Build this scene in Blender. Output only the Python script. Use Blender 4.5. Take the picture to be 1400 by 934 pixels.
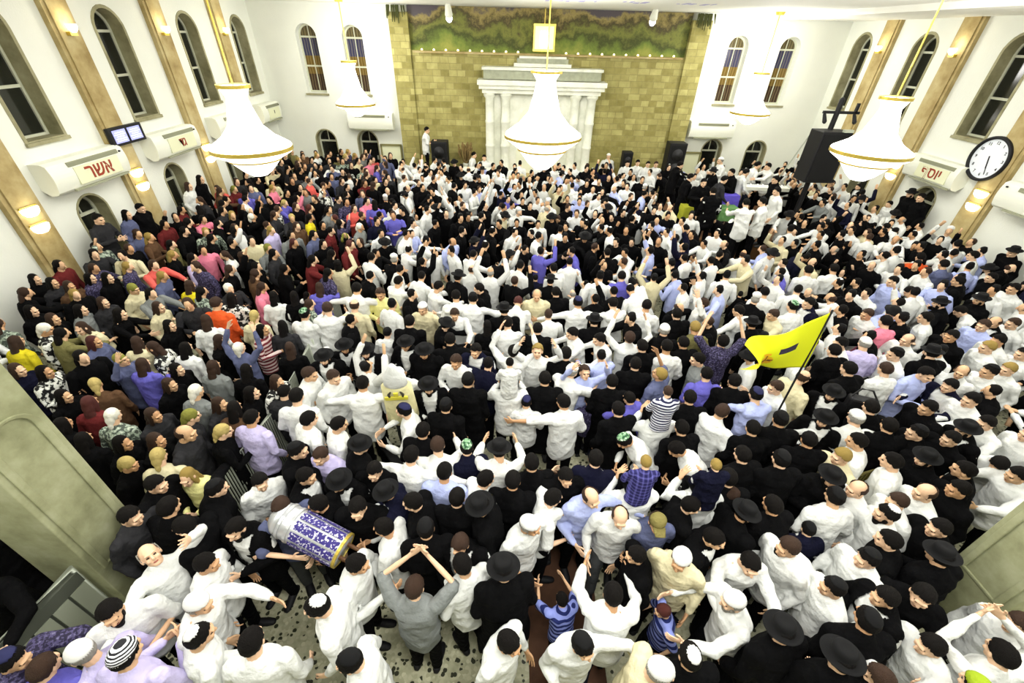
import bpy, bmesh, math, random
import numpy as np
from mathutils import Vector, Matrix

for _o in list(bpy.data.objects):
    bpy.data.objects.remove(_o, do_unlink=True)
SC = bpy.context.scene
COL = SC.collection
rnd = random.Random(7)
PI = math.pi
R_ = math.radians

# ------------------------------------------------------------------ camera
FOC, TILT, ROLL, YAW, CAMH = 583.0, R_(35.7), R_(1.6), R_(0.56), 5.0
CF = np.array([math.sin(YAW)*math.cos(TILT), math.cos(YAW)*math.cos(TILT), -math.sin(TILT)])
_R0 = np.array([math.cos(YAW), -math.sin(YAW), 0.0]); _U0 = np.cross(_R0, CF)
CR = _R0*math.cos(ROLL) + _U0*math.sin(ROLL)
CU = _U0*math.cos(ROLL) - _R0*math.sin(ROLL)
CAMP = np.array([0.0, 0.0, CAMH])
cd = bpy.data.cameras.new('camera'); cam = bpy.data.objects.new('camera', cd); COL.objects.link(cam)
cd.sensor_width = 36.0; cd.sensor_fit = 'HORIZONTAL'; cd.lens = FOC/1400.0*36.0
cd.clip_start = 0.05; cd.clip_end = 200
cam.matrix_world = Matrix(((CR[0], CU[0], -CF[0], 0), (CR[1], CU[1], -CF[1], 0), (CR[2], CU[2], -CF[2], CAMH), (0, 0, 0, 1)))
SC.camera = cam

def at_z(x, y, z):
    """the point of the place seen at photo pixel (x, y) at height z"""
    d = CR*(x-700)/FOC + CU*(467-y)/FOC + CF
    return CAMP + d*((z-CAMH)/d[2])
def at_y(x, y, Y):
    d = CR*(x-700)/FOC + CU*(467-y)/FOC + CF
    return CAMP + d*(Y/d[1])

# ------------------------------------------------------------------ world, lights, exposure
SC.view_settings.view_transform = 'Standard'
SC.view_settings.look = 'None'
SC.view_settings.gamma = 1.0
SC.view_settings.use_curve_mapping = False
SC.view_settings.exposure = 0.02
SC.cycles.use_denoising = True
SC.cycles.max_bounces = 6
SC.cycles.sample_clamp_indirect = 8.0
wd = bpy.data.worlds.new('night_world'); SC.world = wd; wd.use_nodes = True
wd.node_tree.nodes['Background'].inputs[0].default_value = (0.02, 0.022, 0.03, 1)
wd.node_tree.nodes['Background'].inputs[1].default_value = 1.0
CEIL = 5.72
def ceiling_lamp(x, y, sx, sy, power, col=(1.0, 0.985, 0.95)):
    l = bpy.data.lights.new('ceiling_lamp', 'AREA'); l.shape = 'RECTANGLE'; l.size = sx; l.size_y = sy
    l.energy = power; l.color = col
    o = bpy.data.objects.new('ceiling_lamp', l); COL.objects.link(o); o.location = (x, y, CEIL-0.06)
    return o
for (x, y, p) in [(-4.0, 0.6, 170), (0.6, 0.4, 215), (5.2, 0.6, 200), (-4.5, 4.6, 135), (1.0, 4.2, 165), (6.4, 4.6, 150),
                  (-4.6, 9.0, 95), (1.1, 8.2, 115), (6.8, 9.0, 100), (-4.8, 13.4, 55), (1.1, 13.0, 60), (7.0, 13.4, 55)]:
    ceiling_lamp(x, y, 2.4, 1.2, p)
CHANDELIER_GLOW = 2.6
WORLD_SCALE = 1.1        # the room is laid out with the camera at 5.0; everything is brought to metres at the end
PS = 1/WORLD_SCALE       # size of a 1.72 m person in layout units


# ------------------------------------------------------------------ materials
def lin(c):
    c = c/255.0
    return c/12.92 if c <= 0.04045 else ((c+0.055)/1.055)**2.4
def rgb(r, g, b): return (lin(r), lin(g), lin(b), 1.0)
MATS = {}
def mat(name, color, rough=0.7, metal=0.0, bump=0.0, bscale=60.0, vary=0.0, vscale=4.0, emit=0.0, spec=0.3, alpha=1.0):
    if name in MATS: return MATS[name]
    m = bpy.data.materials.new(name); m.use_nodes = True
    nt = m.node_tree; b = nt.nodes['Principled BSDF']
    b.inputs['Base Color'].default_value = color
    b.inputs['Roughness'].default_value = rough; b.inputs['Metallic'].default_value = metal
    b.inputs['Specular IOR Level'].default_value = spec
    if emit:
        b.inputs['Emission Color'].default_value = color; b.inputs['Emission Strength'].default_value = emit
    tc = None
    if vary or bump:
        tc = nt.nodes.new('ShaderNodeTexCoord')
    if vary:
        n = nt.nodes.new('ShaderNodeTexNoise'); n.inputs['Scale'].default_value = vscale; n.inputs['Detail'].default_value = 5
        nt.links.new(tc.outputs['Object'], n.inputs['Vector'])
        cr = nt.nodes.new('ShaderNodeValToRGB')
        cr.color_ramp.elements[0].position = 0.32; cr.color_ramp.elements[1].position = 0.68
        cr.color_ramp.elements[0].color = tuple(max(0, c*(1-vary)) for c in color[:3])+(1,)
        cr.color_ramp.elements[1].color = tuple(min(1, c*(1+vary)) for c in color[:3])+(1,)
        nt.links.new(n.outputs['Fac'], cr.inputs['Fac']); nt.links.new(cr.outputs['Color'], b.inputs['Base Color'])
    if bump:
        n2 = nt.nodes.new('ShaderNodeTexNoise'); n2.inputs['Scale'].default_value = bscale; n2.inputs['Detail'].default_value = 3
        nt.links.new(tc.outputs['Object'], n2.inputs['Vector'])
        bp = nt.nodes.new('ShaderNodeBump'); bp.inputs['Strength'].default_value = bump; bp.inputs['Distance'].default_value = 0.03
        nt.links.new(n2.outputs['Fac'], bp.inputs['Height']); nt.links.new(bp.outputs['Normal'], b.inputs['Normal'])
    MATS[name] = m
    return m
def cloth(name, r, g, b): return mat(name, rgb(r, g, b), 0.9, bump=1.0, bscale=11, spec=0.06)
def ramp_mat(name, build):
    """a material whose base colour comes from a small node graph: build(nt, tc) -> colour socket"""
    if name in MATS: return MATS[name]
    m = bpy.data.materials.new(name); m.use_nodes = True; nt = m.node_tree
    tc = nt.nodes.new('ShaderNodeTexCoord')
    s = build(nt, tc); b = nt.nodes['Principled BSDF']
    nt.links.new(s, b.inputs['Base Color']); b.inputs['Roughness'].default_value = 0.75; b.inputs['Specular IOR Level'].default_value = 0.25
    MATS[name] = m
    return m
def ramp(nt, fac, stops, const=False):
    cr = nt.nodes.new('ShaderNodeValToRGB'); r = cr.color_ramp
    if const: r.interpolation = 'CONSTANT'
    while len(r.elements) < len(stops): r.elements.new(0.5)
    for e, (p, c) in zip(r.elements, stops): e.position = p; e.color = c
    nt.links.new(fac, cr.inputs['Fac']); return cr.outputs['Color']
def noise(nt, tc, scale, detail=4, out='Object', rough=0.5):
    n = nt.nodes.new('ShaderNodeTexNoise'); n.inputs['Scale'].default_value = scale; n.inputs['Detail'].default_value = detail
    n.inputs['Roughness'].default_value = rough
    nt.links.new(tc.outputs[out], n.inputs['Vector']); return n.outputs['Fac']
def wave(nt, tc, scale, direction='Z', dist=0.0):
    n = nt.nodes.new('ShaderNodeTexWave'); n.bands_direction = direction; n.inputs['Scale'].default_value = scale
    n.inputs['Distortion'].default_value = dist
    nt.links.new(tc.outputs['Object'], n.inputs['Vector']); return n.outputs['Fac']
def mixc(nt, fac, a, b, mode='MIX'):
    m = nt.nodes.new('ShaderNodeMix'); m.data_type = 'RGBA'; m.blend_type = mode
    if isinstance(fac, (int, float)): m.inputs[0].default_value = fac
    else: nt.links.new(fac, m.inputs[0])
    for k, v in ((6, a), (7, b)):
        if isinstance(v, tuple): m.inputs[k].default_value = v
        else: nt.links.new(v, m.inputs[k])
    return m.outputs[2]

plaster = mat('white_plaster', rgb(222, 224, 214), 0.8, bump=0.15, bscale=30, vary=0.02, vscale=1.5)
ceil_m = mat('white_ceiling_paint', rgb(236, 236, 228), 0.8)
def _terrazzo(nt, tc):
    v = nt.nodes.new('ShaderNodeTexVoronoi'); v.inputs['Scale'].default_value = 26
    nt.links.new(tc.outputs['Object'], v.inputs['Vector'])
    chips = ramp(nt, v.outputs['Color'], [(0.0, rgb(188, 186, 156)), (0.3, rgb(170, 168, 138)), (0.62, rgb(200, 198, 168)), (0.70, rgb(50, 52, 36))], True)
    n = noise(nt, tc, 12)
    base = ramp(nt, n, [(0.35, rgb(160, 160, 130)), (0.65, rgb(194, 192, 162))])
    d = ramp(nt, v.outputs['Distance'], [(0.0, (1, 1, 1, 1)), (0.50, (1, 1, 1, 1)), (0.58, (0, 0, 0, 1))])
    return mixc(nt, d, base, chips)
terrazzo = ramp_mat('terrazzo', _terrazzo)
terrazzo.node_tree.nodes['Principled BSDF'].inputs['Roughness'].default_value = 0.35
def _marble(c1, c2, c3):
    def f(nt, tc):
        n = noise(nt, tc, 2.2, 8, rough=0.62)
        return ramp(nt, n, [(0.3, c1), (0.5, c2), (0.7, c3)])
    return f
beige_marble = ramp_mat('beige_marble', _marble(rgb(142, 122, 76), rgb(172, 154, 106), rgb(190, 176, 132)))
column_marble = ramp_mat('green_grey_marble', _marble(rgb(124, 126, 92), rgb(158, 160, 124), rgb(184, 186, 152)))
surround_m = ramp_mat('grey_marble_surround', _marble(rgb(118, 114, 84), rgb(146, 142, 110), rgb(168, 164, 132)))
white_marble = ramp_mat('white_marble', _marble(rgb(200, 202, 184), rgb(222, 224, 208), rgb(236, 236, 224)))
def _stone(nt, tc):
    sp = nt.nodes.new('ShaderNodeSeparateXYZ'); nt.links.new(tc.outputs['Object'], sp.inputs[0])
    cb = nt.nodes.new('ShaderNodeCombineXYZ'); nt.links.new(sp.outputs['X'], cb.inputs['X']); nt.links.new(sp.outputs['Z'], cb.inputs['Y'])
    br = nt.nodes.new('ShaderNodeTexBrick'); br.inputs['Scale'].default_value = 1.0; br.offset_frequency = 3; br.squash = 0.7; br.squash_frequency = 2
    br.inputs['Brick Width'].default_value = 0.40; br.inputs['Row Height'].default_value = 0.19; br.inputs['Mortar Size'].default_value = 0.010
    br.inputs['Color1'].default_value = rgb(188, 180, 120); br.inputs['Color2'].default_value = rgb(142, 134, 76); br.inputs['Mortar'].default_value = rgb(150, 142, 92)
    nt.links.new(cb.outputs[0], br.inputs['Vector'])
    n = noise(nt, tc, 3.4, 6, rough=0.7)
    t = ramp(nt, n, [(0.3, (0.66, 0.66, 0.56, 1)), (0.7, (1, 1, 0.96, 1))])
    return mixc(nt, 1.0, br.outputs['Color'], t, 'MULTIPLY')
stone_m = ramp_mat('jerusalem_stone', _stone)
def _mural(nt, tc):
    sp = nt.nodes.new('ShaderNodeSeparateXYZ'); nt.links.new(tc.outputs['Object'], sp.inputs[0])
    n = noise(nt, tc, 0.75, 8, rough=0.68)
    ma = nt.nodes.new('ShaderNodeMath'); ma.operation = 'MULTIPLY_ADD'; nt.links.new(n, ma.inputs[0]); ma.inputs[1].default_value = 1.7
    m2 = nt.nodes.new('ShaderNodeMath'); m2.operation = 'MULTIPLY_ADD'; nt.links.new(sp.outputs['Z'], m2.inputs[0]); m2.inputs[1].default_value = 0.70; m2.inputs[2].default_value = -3.88
    nt.links.new(m2.outputs[0], ma.inputs[2])
    return ramp(nt, ma.outputs[0], [(0.0, rgb(150, 152, 74)), (0.22, rgb(112, 128, 58)), (0.42, rgb(70, 76, 40)), (0.58, rgb(120, 124, 62)),
                                    (0.74, rgb(74, 68, 46)), (0.88, rgb(150, 136, 84)), (1.0, rgb(86, 80, 84))])
mural_m = ramp_mat('painted_landscape', _mural)
glass_dark = mat('night_window_glass', rgb(26, 28, 24), 0.12, spec=0.6)
frame_m = mat('pale_window_frame', rgb(190, 192, 170), 0.5)
gold = mat('gold_trim', rgb(206, 182, 84), 0.35, metal=0.6)
steel = mat('galvanised_steel', rgb(186, 192, 176), 0.45, metal=0.35)
black_plastic = mat('black_plastic', rgb(22, 22, 24), 0.6, bump=0.1, bscale=200)
white_plastic = mat('white_plastic', rgb(228, 230, 216), 0.55)
grille_m = mat('grey_vent_plastic', rgb(150, 152, 128), 0.6)
lit_m = mat('lit_lamp_glass', (1.0, 0.93, 0.74, 1), 0.5, emit=9.0)
skin_ms = [mat('skin_light', rgb(222, 184, 150), 0.6, vary=0.05, vscale=9), mat('skin_tan', rgb(208, 168, 130), 0.6, vary=0.05, vscale=9), mat('skin_brown', rgb(196, 152, 112), 0.6, vary=0.05, vscale=9)]
eye_m = mat('dark_eye', rgb(36, 26, 20), 0.4)
lip_m = mat('lip', rgb(160, 92, 78), 0.6)

# ------------------------------------------------------------------ mesh helpers
class MB:
    """collects simple closed shapes; build() links them as one object"""
    def __init__(s): s.v = []; s.f = []; s.m = []
    def add(s, vs, fs, mi=0):
        o = len(s.v); s.v += [tuple(map(float, p)) for p in vs]; s.f += [tuple(i+o for i in f) for f in fs]; s.m += [mi]*len(fs)
    def box(s, c, d, rot=None, mi=0):
        hx, hy, hz = d[0]/2, d[1]/2, d[2]/2
        vs = [Vector((x, y, z)) for x in (-hx, hx) for y in (-hy, hy) for z in (-hz, hz)]
        if rot is not None: vs = [rot @ p for p in vs]
        vs = [p+Vector(c) for p in vs]
        s.add(vs, [(0, 1, 3, 2), (4, 6, 7, 5), (0, 4, 5, 1), (2, 3, 7, 6), (0, 2, 6, 4), (1, 5, 7, 3)], mi)
    def tube(s, pts, rad, n=10, ref=(1, 0, 0), mi=0, cap=True):
        pts = [Vector(p) for p in pts]; rad = [r if isinstance(r, tuple) else (r, r) for r in rad]
        P = []; T = []
        for i, p in enumerate(pts):
            a = pts[max(i-1, 0)]; b = pts[min(i+1, len(pts)-1)]; T.append((b-a).normalized())
        rings = []
        def ring(p, t, rx, ry):
            x = Vector(ref)-t*t.dot(Vector(ref))
            if x.length < 0.15:
                r2 = Vector((0, 1, 0)); x = r2-t*t.dot(r2)
            x.normalize(); y = t.cross(x)
            return [p+x*(rx*math.cos(2*PI*k/n))+y*(ry*math.sin(2*PI*k/n)) for k in range(n)]
        if cap:
            m = min(rad[0]); rings.append(ring(pts[0]-T[0]*m*0.75, T[0], rad[0][0]*0.55, rad[0][1]*0.55))
        for p, t, (rx, ry) in zip(pts, T, rad): rings.append(ring(p, t, rx, ry))
        if cap:
            m = min(rad[-1]); rings.append(ring(pts[-1]+T[-1]*m*0.75, T[-1], rad[-1][0]*0.55, rad[-1][1]*0.55))
        vs = [p for r in rings for p in r]; fs = []
        for i in range(len(rings)-1):
            for k in range(n):
                a = i*n+k; b = i*n+(k+1) % n; fs.append((a, b, b+n, a+n))
        fs.append(tuple(range(n-1, -1, -1))); L = (len(rings)-1)*n; fs.append(tuple(L+k for k in range(n)))
        s.add(vs, fs, mi)
    def lathe(s, prof, n=24, c=(0, 0, 0), M=None, mi=0, close=False):
        """prof: (r, z) from bottom to top"""
        vs = []; fs = []
        for (r, z) in prof:
            for k in range(n):
                a = 2*PI*k/n; vs.append(Vector((r*math.cos(a), r*math.sin(a), z)))
        for i in range(len(prof)-1):
            for k in range(n):
                a = i*n+k; b = i*n+(k+1) % n; fs.append((a, b, b+n, a+n))
        if close:
            L = (len(prof)-1)*n
            for k in range(n):
                a = L+k; b = L+(k+1) % n; fs.append((a, b, (k+1) % n, k))
        else:
            fs.append(tuple(range(n-1, -1, -1))); L = (len(prof)-1)*n; fs.append(tuple(L+k for k in range(n)))
        if M is not None: vs = [M @ p for p in vs]
        s.add([p+Vector(c) for p in vs], fs, mi)
    def ell(s, c, r, n=10, m=7, M=None, mi=0):
        prof = [(math.sin(PI*(i+0.35)/(m-0.3)), -math.cos(PI*(i+0.35)/(m-0.3))) for i in range(m)]
        o = MB(); o.lathe(prof, n)
        vs = [Vector((p[0]*r[0], p[1]*r[1], p[2]*r[2])) for p in o.v]
        if M is not None: vs = [M @ p for p in vs]
        s.add([p+Vector(c) for p in vs], o.f, mi)
    def mesh(s, name, mats, smooth=False):
        me = bpy.data.meshes.new(name); me.from_pydata(s.v, [], s.f)
        for m in mats: me.materials.append(m)
        if len(mats) > 1: me.polygons.foreach_set('material_index', s.m)
        bm = bmesh.new(); bm.from_mesh(me); bmesh.ops.recalc_face_normals(bm, faces=bm.faces); bm.to_mesh(me); bm.free()
        if smooth: me.polygons.foreach_set('use_smooth', [True]*len(me.polygons))
        me.update(); return me
    def build(s, name, mats, parent=None, smooth=False, loc=None, bevel=0.0):
        if not isinstance(mats, (list, tuple)): mats = [mats]
        o = bpy.data.objects.new(name, s.mesh(name, mats, smooth)); COL.objects.link(o)
        if parent is not None: o.parent = parent
        if loc is not None: o.location = loc
        if bevel:
            b = o.modifiers.new('edge', 'BEVEL'); b.width = bevel; b.segments = 2; b.limit_method = 'ANGLE'
        return o
def tag(o, label=None, cat=None, group=None, kind=None):
    if label: o['label'] = label
    if cat: o['category'] = cat
    if group: o['group'] = group
    if kind: o['kind'] = kind
    return o
def empty(name, loc=(0, 0, 0), rz=0.0):
    o = bpy.data.objects.new(name, None); COL.objects.link(o); o.location = loc; o.rotation_euler = (0, 0, rz); o.empty_display_size = 0.1
    return o
def structure(o): o['kind'] = 'structure'; return o
_tmpc = [0]
def applied(ob):
    """mesh data of an object with its modifiers applied; the object is removed"""
    dg = bpy.context.evaluated_depsgraph_get(); dg.update()
    me = bpy.data.meshes.new_from_object(ob.evaluated_get(dg))
    old = ob.data; bpy.data.objects.remove(ob, do_unlink=True); bpy.data.meshes.remove(old)
    return me
def remeshed(mb, name, voxel, smooth=2, decim=None, shrink=0.0):
    o = mb.build('work', [])
    r = o.modifiers.new('r', 'REMESH'); r.mode = 'VOXEL'; r.voxel_size = voxel; r.use_smooth_shade = True
    if smooth:
        s = o.modifiers.new('s', 'SMOOTH'); s.factor = 0.5; s.iterations = smooth
    if decim:
        d = o.modifiers.new('d', 'DECIMATE'); d.ratio = decim
    me = applied(o); me.name = name
    me.polygons.foreach_set('use_smooth', [True]*len(me.polygons))
    return me

# ------------------------------------------------------------------ room shell
XL, XR, YB, YF = -8.67, 10.95, 17.35, -4.0
def wall_map(side):
    if side == 'left': return lambda u, v, d: Vector((XL+d, u, v))
    if side == 'right': return lambda u, v, d: Vector((XR-d, u, v))
    return lambda u, v, d: Vector((u, YB-d, v))
def arch(u0, w, v0, v1, inset=0.0, n=12):
    """outline of a round-headed opening, counter-clockwise"""
    r = w/2-inset; top = v1-w/2
    pts = [(u0-r, v0+inset), (u0+r, v0+inset)]
    for k in range(n+1):
        a = PI*k/n; pts.append((u0+r*math.cos(a), top+r*math.sin(a)))
    return pts
def prism(mb, fm, pts, d0, d1, mi=0):
    n = len(pts); vs = [fm(u, v, d0) for u, v in pts]+[fm(u, v, d1) for u, v in pts]
    fs = [tuple(range(n)), tuple(range(2*n-1, n-1, -1))]+[(i, (i+1) % n, n+(i+1) % n, n+i) for i in range(n)]
    mb.add(vs, fs, mi)
def ring_prism(mb, fm, po, pi, d0, d1, mi=0):
    n = len(po); vs = [fm(u, v, d) for P in (po, pi) for d in (d0, d1) for u, v in P]; fs = []
    A, B, C_, D = 0, n, 2*n, 3*n
    for i in range(n):
        j = (i+1) % n
        fs += [(A+i, A+j, B+j, B+i), (C_+i, D+i, D+j, C_+j), (A+i, C_+i, C_+j, A+j), (B+i, B+j, D+j, D+i)]
    mb.add(vs, fs, mi)

floor = MB(); floor.box(((XL+XR)/2, (YB+YF)/2, -0.1), (XR-XL+1.4, YB-YF+1.4, 0.2)); structure(floor.build('floor', terrazzo))
cl = MB(); cl.box(((XL+XR)/2, (YB+YF)/2, CEIL+0.1), (XR-XL+1.4, YB-YF+1.4, 0.2)); ceiling = structure(cl.build('ceiling', ceil_m))
sf = MB(); sf.box((9.7, 6.5, CEIL-0.06), (2.5, 21.6, 0.12)); structure(sf.build('trim_1', ceil_m))

SIDE_WINDOWS = [8.58, 11.25, 13.92, 16.45]
LEFT_DOORS = [8.72, 11.32, 13.95]
RIGHT_DOORS = [11.5, 13.95]
BACK_WINDOWS = [-6.95, -5.42, 7.46, 9.2]
BACK_DOORS = [-7.0, -5.45, 7.5, 9.18]
def wall(name, side, u0, u1, holes):
    fm = wall_map(side); mb = MB(); prism(mb, fm, [(u0, 0), (u1, 0), (u1, CEIL), (u0, CEIL)], 0, -0.5)
    o = mb.build(name, plaster)
    c = MB()
    for (u, w, a, b) in holes: prism(c, fm, arch(u, w, a, b), 0.1, -0.34)
    if holes:
        co = c.build('cutter', plaster); m = o.modifiers.new('b', 'BOOLEAN'); m.object = co; m.operation = 'DIFFERENCE'; m.solver = 'EXACT'
        me = applied(o); o = bpy.data.objects.new(name, me); COL.objects.link(o); bpy.data.objects.remove(co, do_unlink=True)
    return structure(o)
sw = [(u, 0.78, 3.24, 5.28) for u in [5.91]+SIDE_WINDOWS]
wall('wall_left', 'left', YF, YB+0.5, sw+[(u, 0.72, 0.0, 2.16) for u in LEFT_DOORS])
wall('wall_right', 'right', YF, YB+0.5, sw+[(u, 0.72, 0.0, 2.0) for u in RIGHT_DOORS])
wall('wall_back', 'back', XL, XR, [(u, 0.68, 3.18, 5.16) for u in BACK_WINDOWS]+[(u, 0.74, 0.0, 2.0) for u in BACK_DOORS])
wf = MB(); wf.box(((XL+XR)/2, YF-0.2, CEIL/2), (XR-XL, 0.4, CEIL)); structure(wf.build('wall_front', plaster))

def _zfac(nt, tc, z0, z1):
    sp = nt.nodes.new('ShaderNodeSeparateXYZ'); nt.links.new(tc.outputs['Object'], sp.inputs[0])
    mr = nt.nodes.new('ShaderNodeMapRange'); nt.links.new(sp.outputs['Z'], mr.inputs['Value'])
    mr.inputs['From Min'].default_value = z0; mr.inputs['From Max'].default_value = z1
    return mr.outputs['Result']
def _stained(nt, tc):
    bands = ramp(nt, _zfac(nt, tc, 3.18, 5.16), [(0.0, rgb(58, 36, 24)), (0.28, rgb(116, 92, 36)), (0.55, rgb(56, 58, 92)), (0.8, rgb(92, 82, 52))], True)
    return mixc(nt, 0.35, bands, ramp(nt, wave(nt, tc, 3.4, 'X', 2.0), [(0.3, rgb(24, 22, 24)), (0.7, rgb(126, 116, 84))]))
stained = ramp_mat('stained_glass', _stained)
stained.node_tree.nodes['Principled BSDF'].inputs['Roughness'].default_value = 0.15

wn = [0]; dn = [0]
def window(side, u, w, a, b, glass, has_surround):
    fm = wall_map(side); wn[0] += 1
    mb = MB(); ring_prism(mb, fm, arch(u, w, a, b, 0.0), arch(u, w, a, b, 0.055), -0.33, -0.27)
    mid = a+(b-a)*0.40; top = b-w/2-0.02
    for v in (mid, top): prism(mb, fm, [(u-w/2+.05, v-.025), (u+w/2-.05, v-.025), (u+w/2-.05, v+.025), (u-w/2+.05, v+.025)], -0.33, -0.275)
    if side == 'back': prism(mb, fm, [(u-.012, a+.05), (u+.012, a+.05), (u+.012, b-.05), (u-.012, b-.05)], -0.33, -0.28)
    o = structure(mb.build('window_%d' % wn[0], frame_m))
    g = MB(); prism(g, fm, arch(u, w, a, b, 0.03), -0.315, -0.30); g.build('pane', glass, o)
    if has_surround:
        s_ = MB(); ring_prism(s_, fm, arch(u, w+0.10, a-0.05, b+0.05), arch(u, w, a, b, 0.012), -0.262, 0.012); s_.build('surround', surround_m, o)
    sl = MB(); prism(sl, fm, [(u-w/2-.06, a-.07), (u+w/2+.06, a-.07), (u+w/2+.06, a-.01), (u-w/2-.06, a-.01)], -0.26, 0.05); sl.build('sill', surround_m, o)
for u in [5.91]+SIDE_WINDOWS: window('left', u, 0.78, 3.24, 5.28, glass_dark, True)
for u in [5.91]+SIDE_WINDOWS: window('right', u, 0.78, 3.24, 5.28, glass_dark, True)
for u in BACK_WINDOWS: window('back', u, 0.68, 3.18, 5.16, stained, False)
def door(side, u, w, b):
    fm = wall_map(side); dn[0] += 1
    mb = MB(); ring_prism(mb, fm, arch(u, w, 0.0, b), arch(u, w, 0.0, b, 0.06), -0.33, -0.26)
    v = b-w/2-0.05; prism(mb, fm, [(u-w/2+.05, v-.03), (u+w/2-.05, v-.03), (u+w/2-.05, v+.03), (u-w/2+.05, v+.03)], -0.33, -0.27)
    prism(mb, fm, [(u-.015, v), (u+.015, v), (u+.015, b-.05), (u-.015, b-.05)], -0.33, -0.28)
    o = structure(mb.build('door_%d' % dn[0], frame_m))
    g = MB(); prism(g, fm, arch(u, w, 0.0, b, 0.03), -0.315, -0.295); g.build('pane', glass_dark, o)
    s_ = MB(); ring_prism(s_, fm, arch(u, w+0.06, 0.0, b+0.03), arch(u, w, 0.0, b, 0.01), -0.255, 0.01); s_.build('surround', surround_m, o)
    h = MB(); h.box(fm(u+w/2-.14, 1.02, -0.25), (0.05, 0.05, 0.14)); h.build('handle', steel, o)
for u in LEFT_DOORS: door('left', u, 0.72, 2.16)
for u in RIGHT_DOORS: door('right', u, 0.72, 2.0)
for u in BACK_DOORS: door('back', u, 0.74, 2.0)

# pilasters, each with an up-light high on it and a pair of wall lamps lower down
PIL = [7.42, 10.03, 12.72, 15.36]
def half_bowl(mb, fm, u, v, r, h):
    n = 9; prof = [(0.25, 0.0), (0.6, 0.12), (0.9, 0.45), (1.0, 0.9), (1.0, 1.0)]; vs = []; fs = []
    for (q, t) in prof:
        for k in range(n): a = PI*k/(n-1); vs.append(fm(u+r*q*math.cos(a), v+h*t, r*q*math.sin(a)))
    for i in range(len(prof)-1):
        for k in range(n-1): a = i*n+k; fs.append((a, a+1, a+n+1, a+n))
    L = (len(prof)-1)*n; fs.append(tuple(range(n))); fs.append(tuple(L+k for k in range(n)))
    for i in range(len(prof)-1): fs.append((i*n, i*n+n, i*n+2*n-1, i*n+n-1))
    mb.add(vs, fs)
ORD = ['nearest the gallery', 'second from the gallery', 'third from the gallery', 'farthest from the gallery']
pn = 1
for side in ('left', 'right'):
    fm = wall_map(side)
    wallx = 'left' if side == 'left' else 'right'
    for i, u in enumerate(PIL):
        if side == 'right' and i == 0: continue
        pn += 1
        mb = MB(); prism(mb, fm, [(u-.29, 0), (u+.29, 0), (u+.29, CEIL), (u-.29, CEIL)], 0, 0.10)
        prism(mb, fm, [(u-.21, 0.12), (u+.21, 0.12), (u+.21, CEIL), (u-.21, CEIL)], 0.08, 0.13)
        prism(mb, fm, [(u-.35, 0), (u+.35, 0), (u+.35, .12), (u-.35, .12)], 0, 0.16)
        structure(mb.build('trim_%d' % pn, beige_marble))
        # spot high on the pilaster
        t = empty('spot_lamp', fm(u, 4.83, 0.13))
        tag(t, 'small lit spot lamp high on the %s wall marble pilaster %s' % (wallx, ORD[i]), 'lamp', 'pilaster spot lamps')
        a = MB(); a.box(fm(u, 4.83, 0.16)-Vector(t.location), (0.1, 0.16, 0.06)); a.build('bracket', gold, t)
        b = MB(); b.lathe([(0.03, 0.0), (0.075, 0.05), (0.085, 0.1), (0.08, 0.13)], 14); b.build('lamp_glass', lit_m, t, True, fm(u, 4.85, 0.23)-Vector(t.location))
        l = bpy.data.lights.new('spot_glow', 'POINT'); l.energy = 3; l.color = (1, 0.86, 0.6); l.shadow_soft_size = 0.06
        lo = bpy.data.objects.new('spot_glow', l); COL.objects.link(lo); lo.parent = t; lo.location = fm(u, 5.08, 0.3)-Vector(t.location)
        # bowl lamps
        for q, v in enumerate((2.18, 1.88)):
            t = empty('wall_lamp', fm(u, v, 0.13))
            tag(t, '%s of the two bowl lamps on the %s wall pilaster %s' % ('upper' if q == 0 else 'lower', wallx, ORD[i]), 'lamp', 'pilaster bowl lamps')
            fr = lambda uu, vv, dd: fm(u+uu, v+vv, 0.13+dd)-Vector(t.location)
            a = MB(); half_bowl(a, fr, 0, 0, 0.15, 0.15); a.build('lamp_shade', lit_m, t, True)
            c = MB(); prism(c, fr, [(-.16, .15), (.16, .15), (.16, .18), (-.16, .18)], 0, 0.03); c.build('bracket', gold, t)

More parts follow.
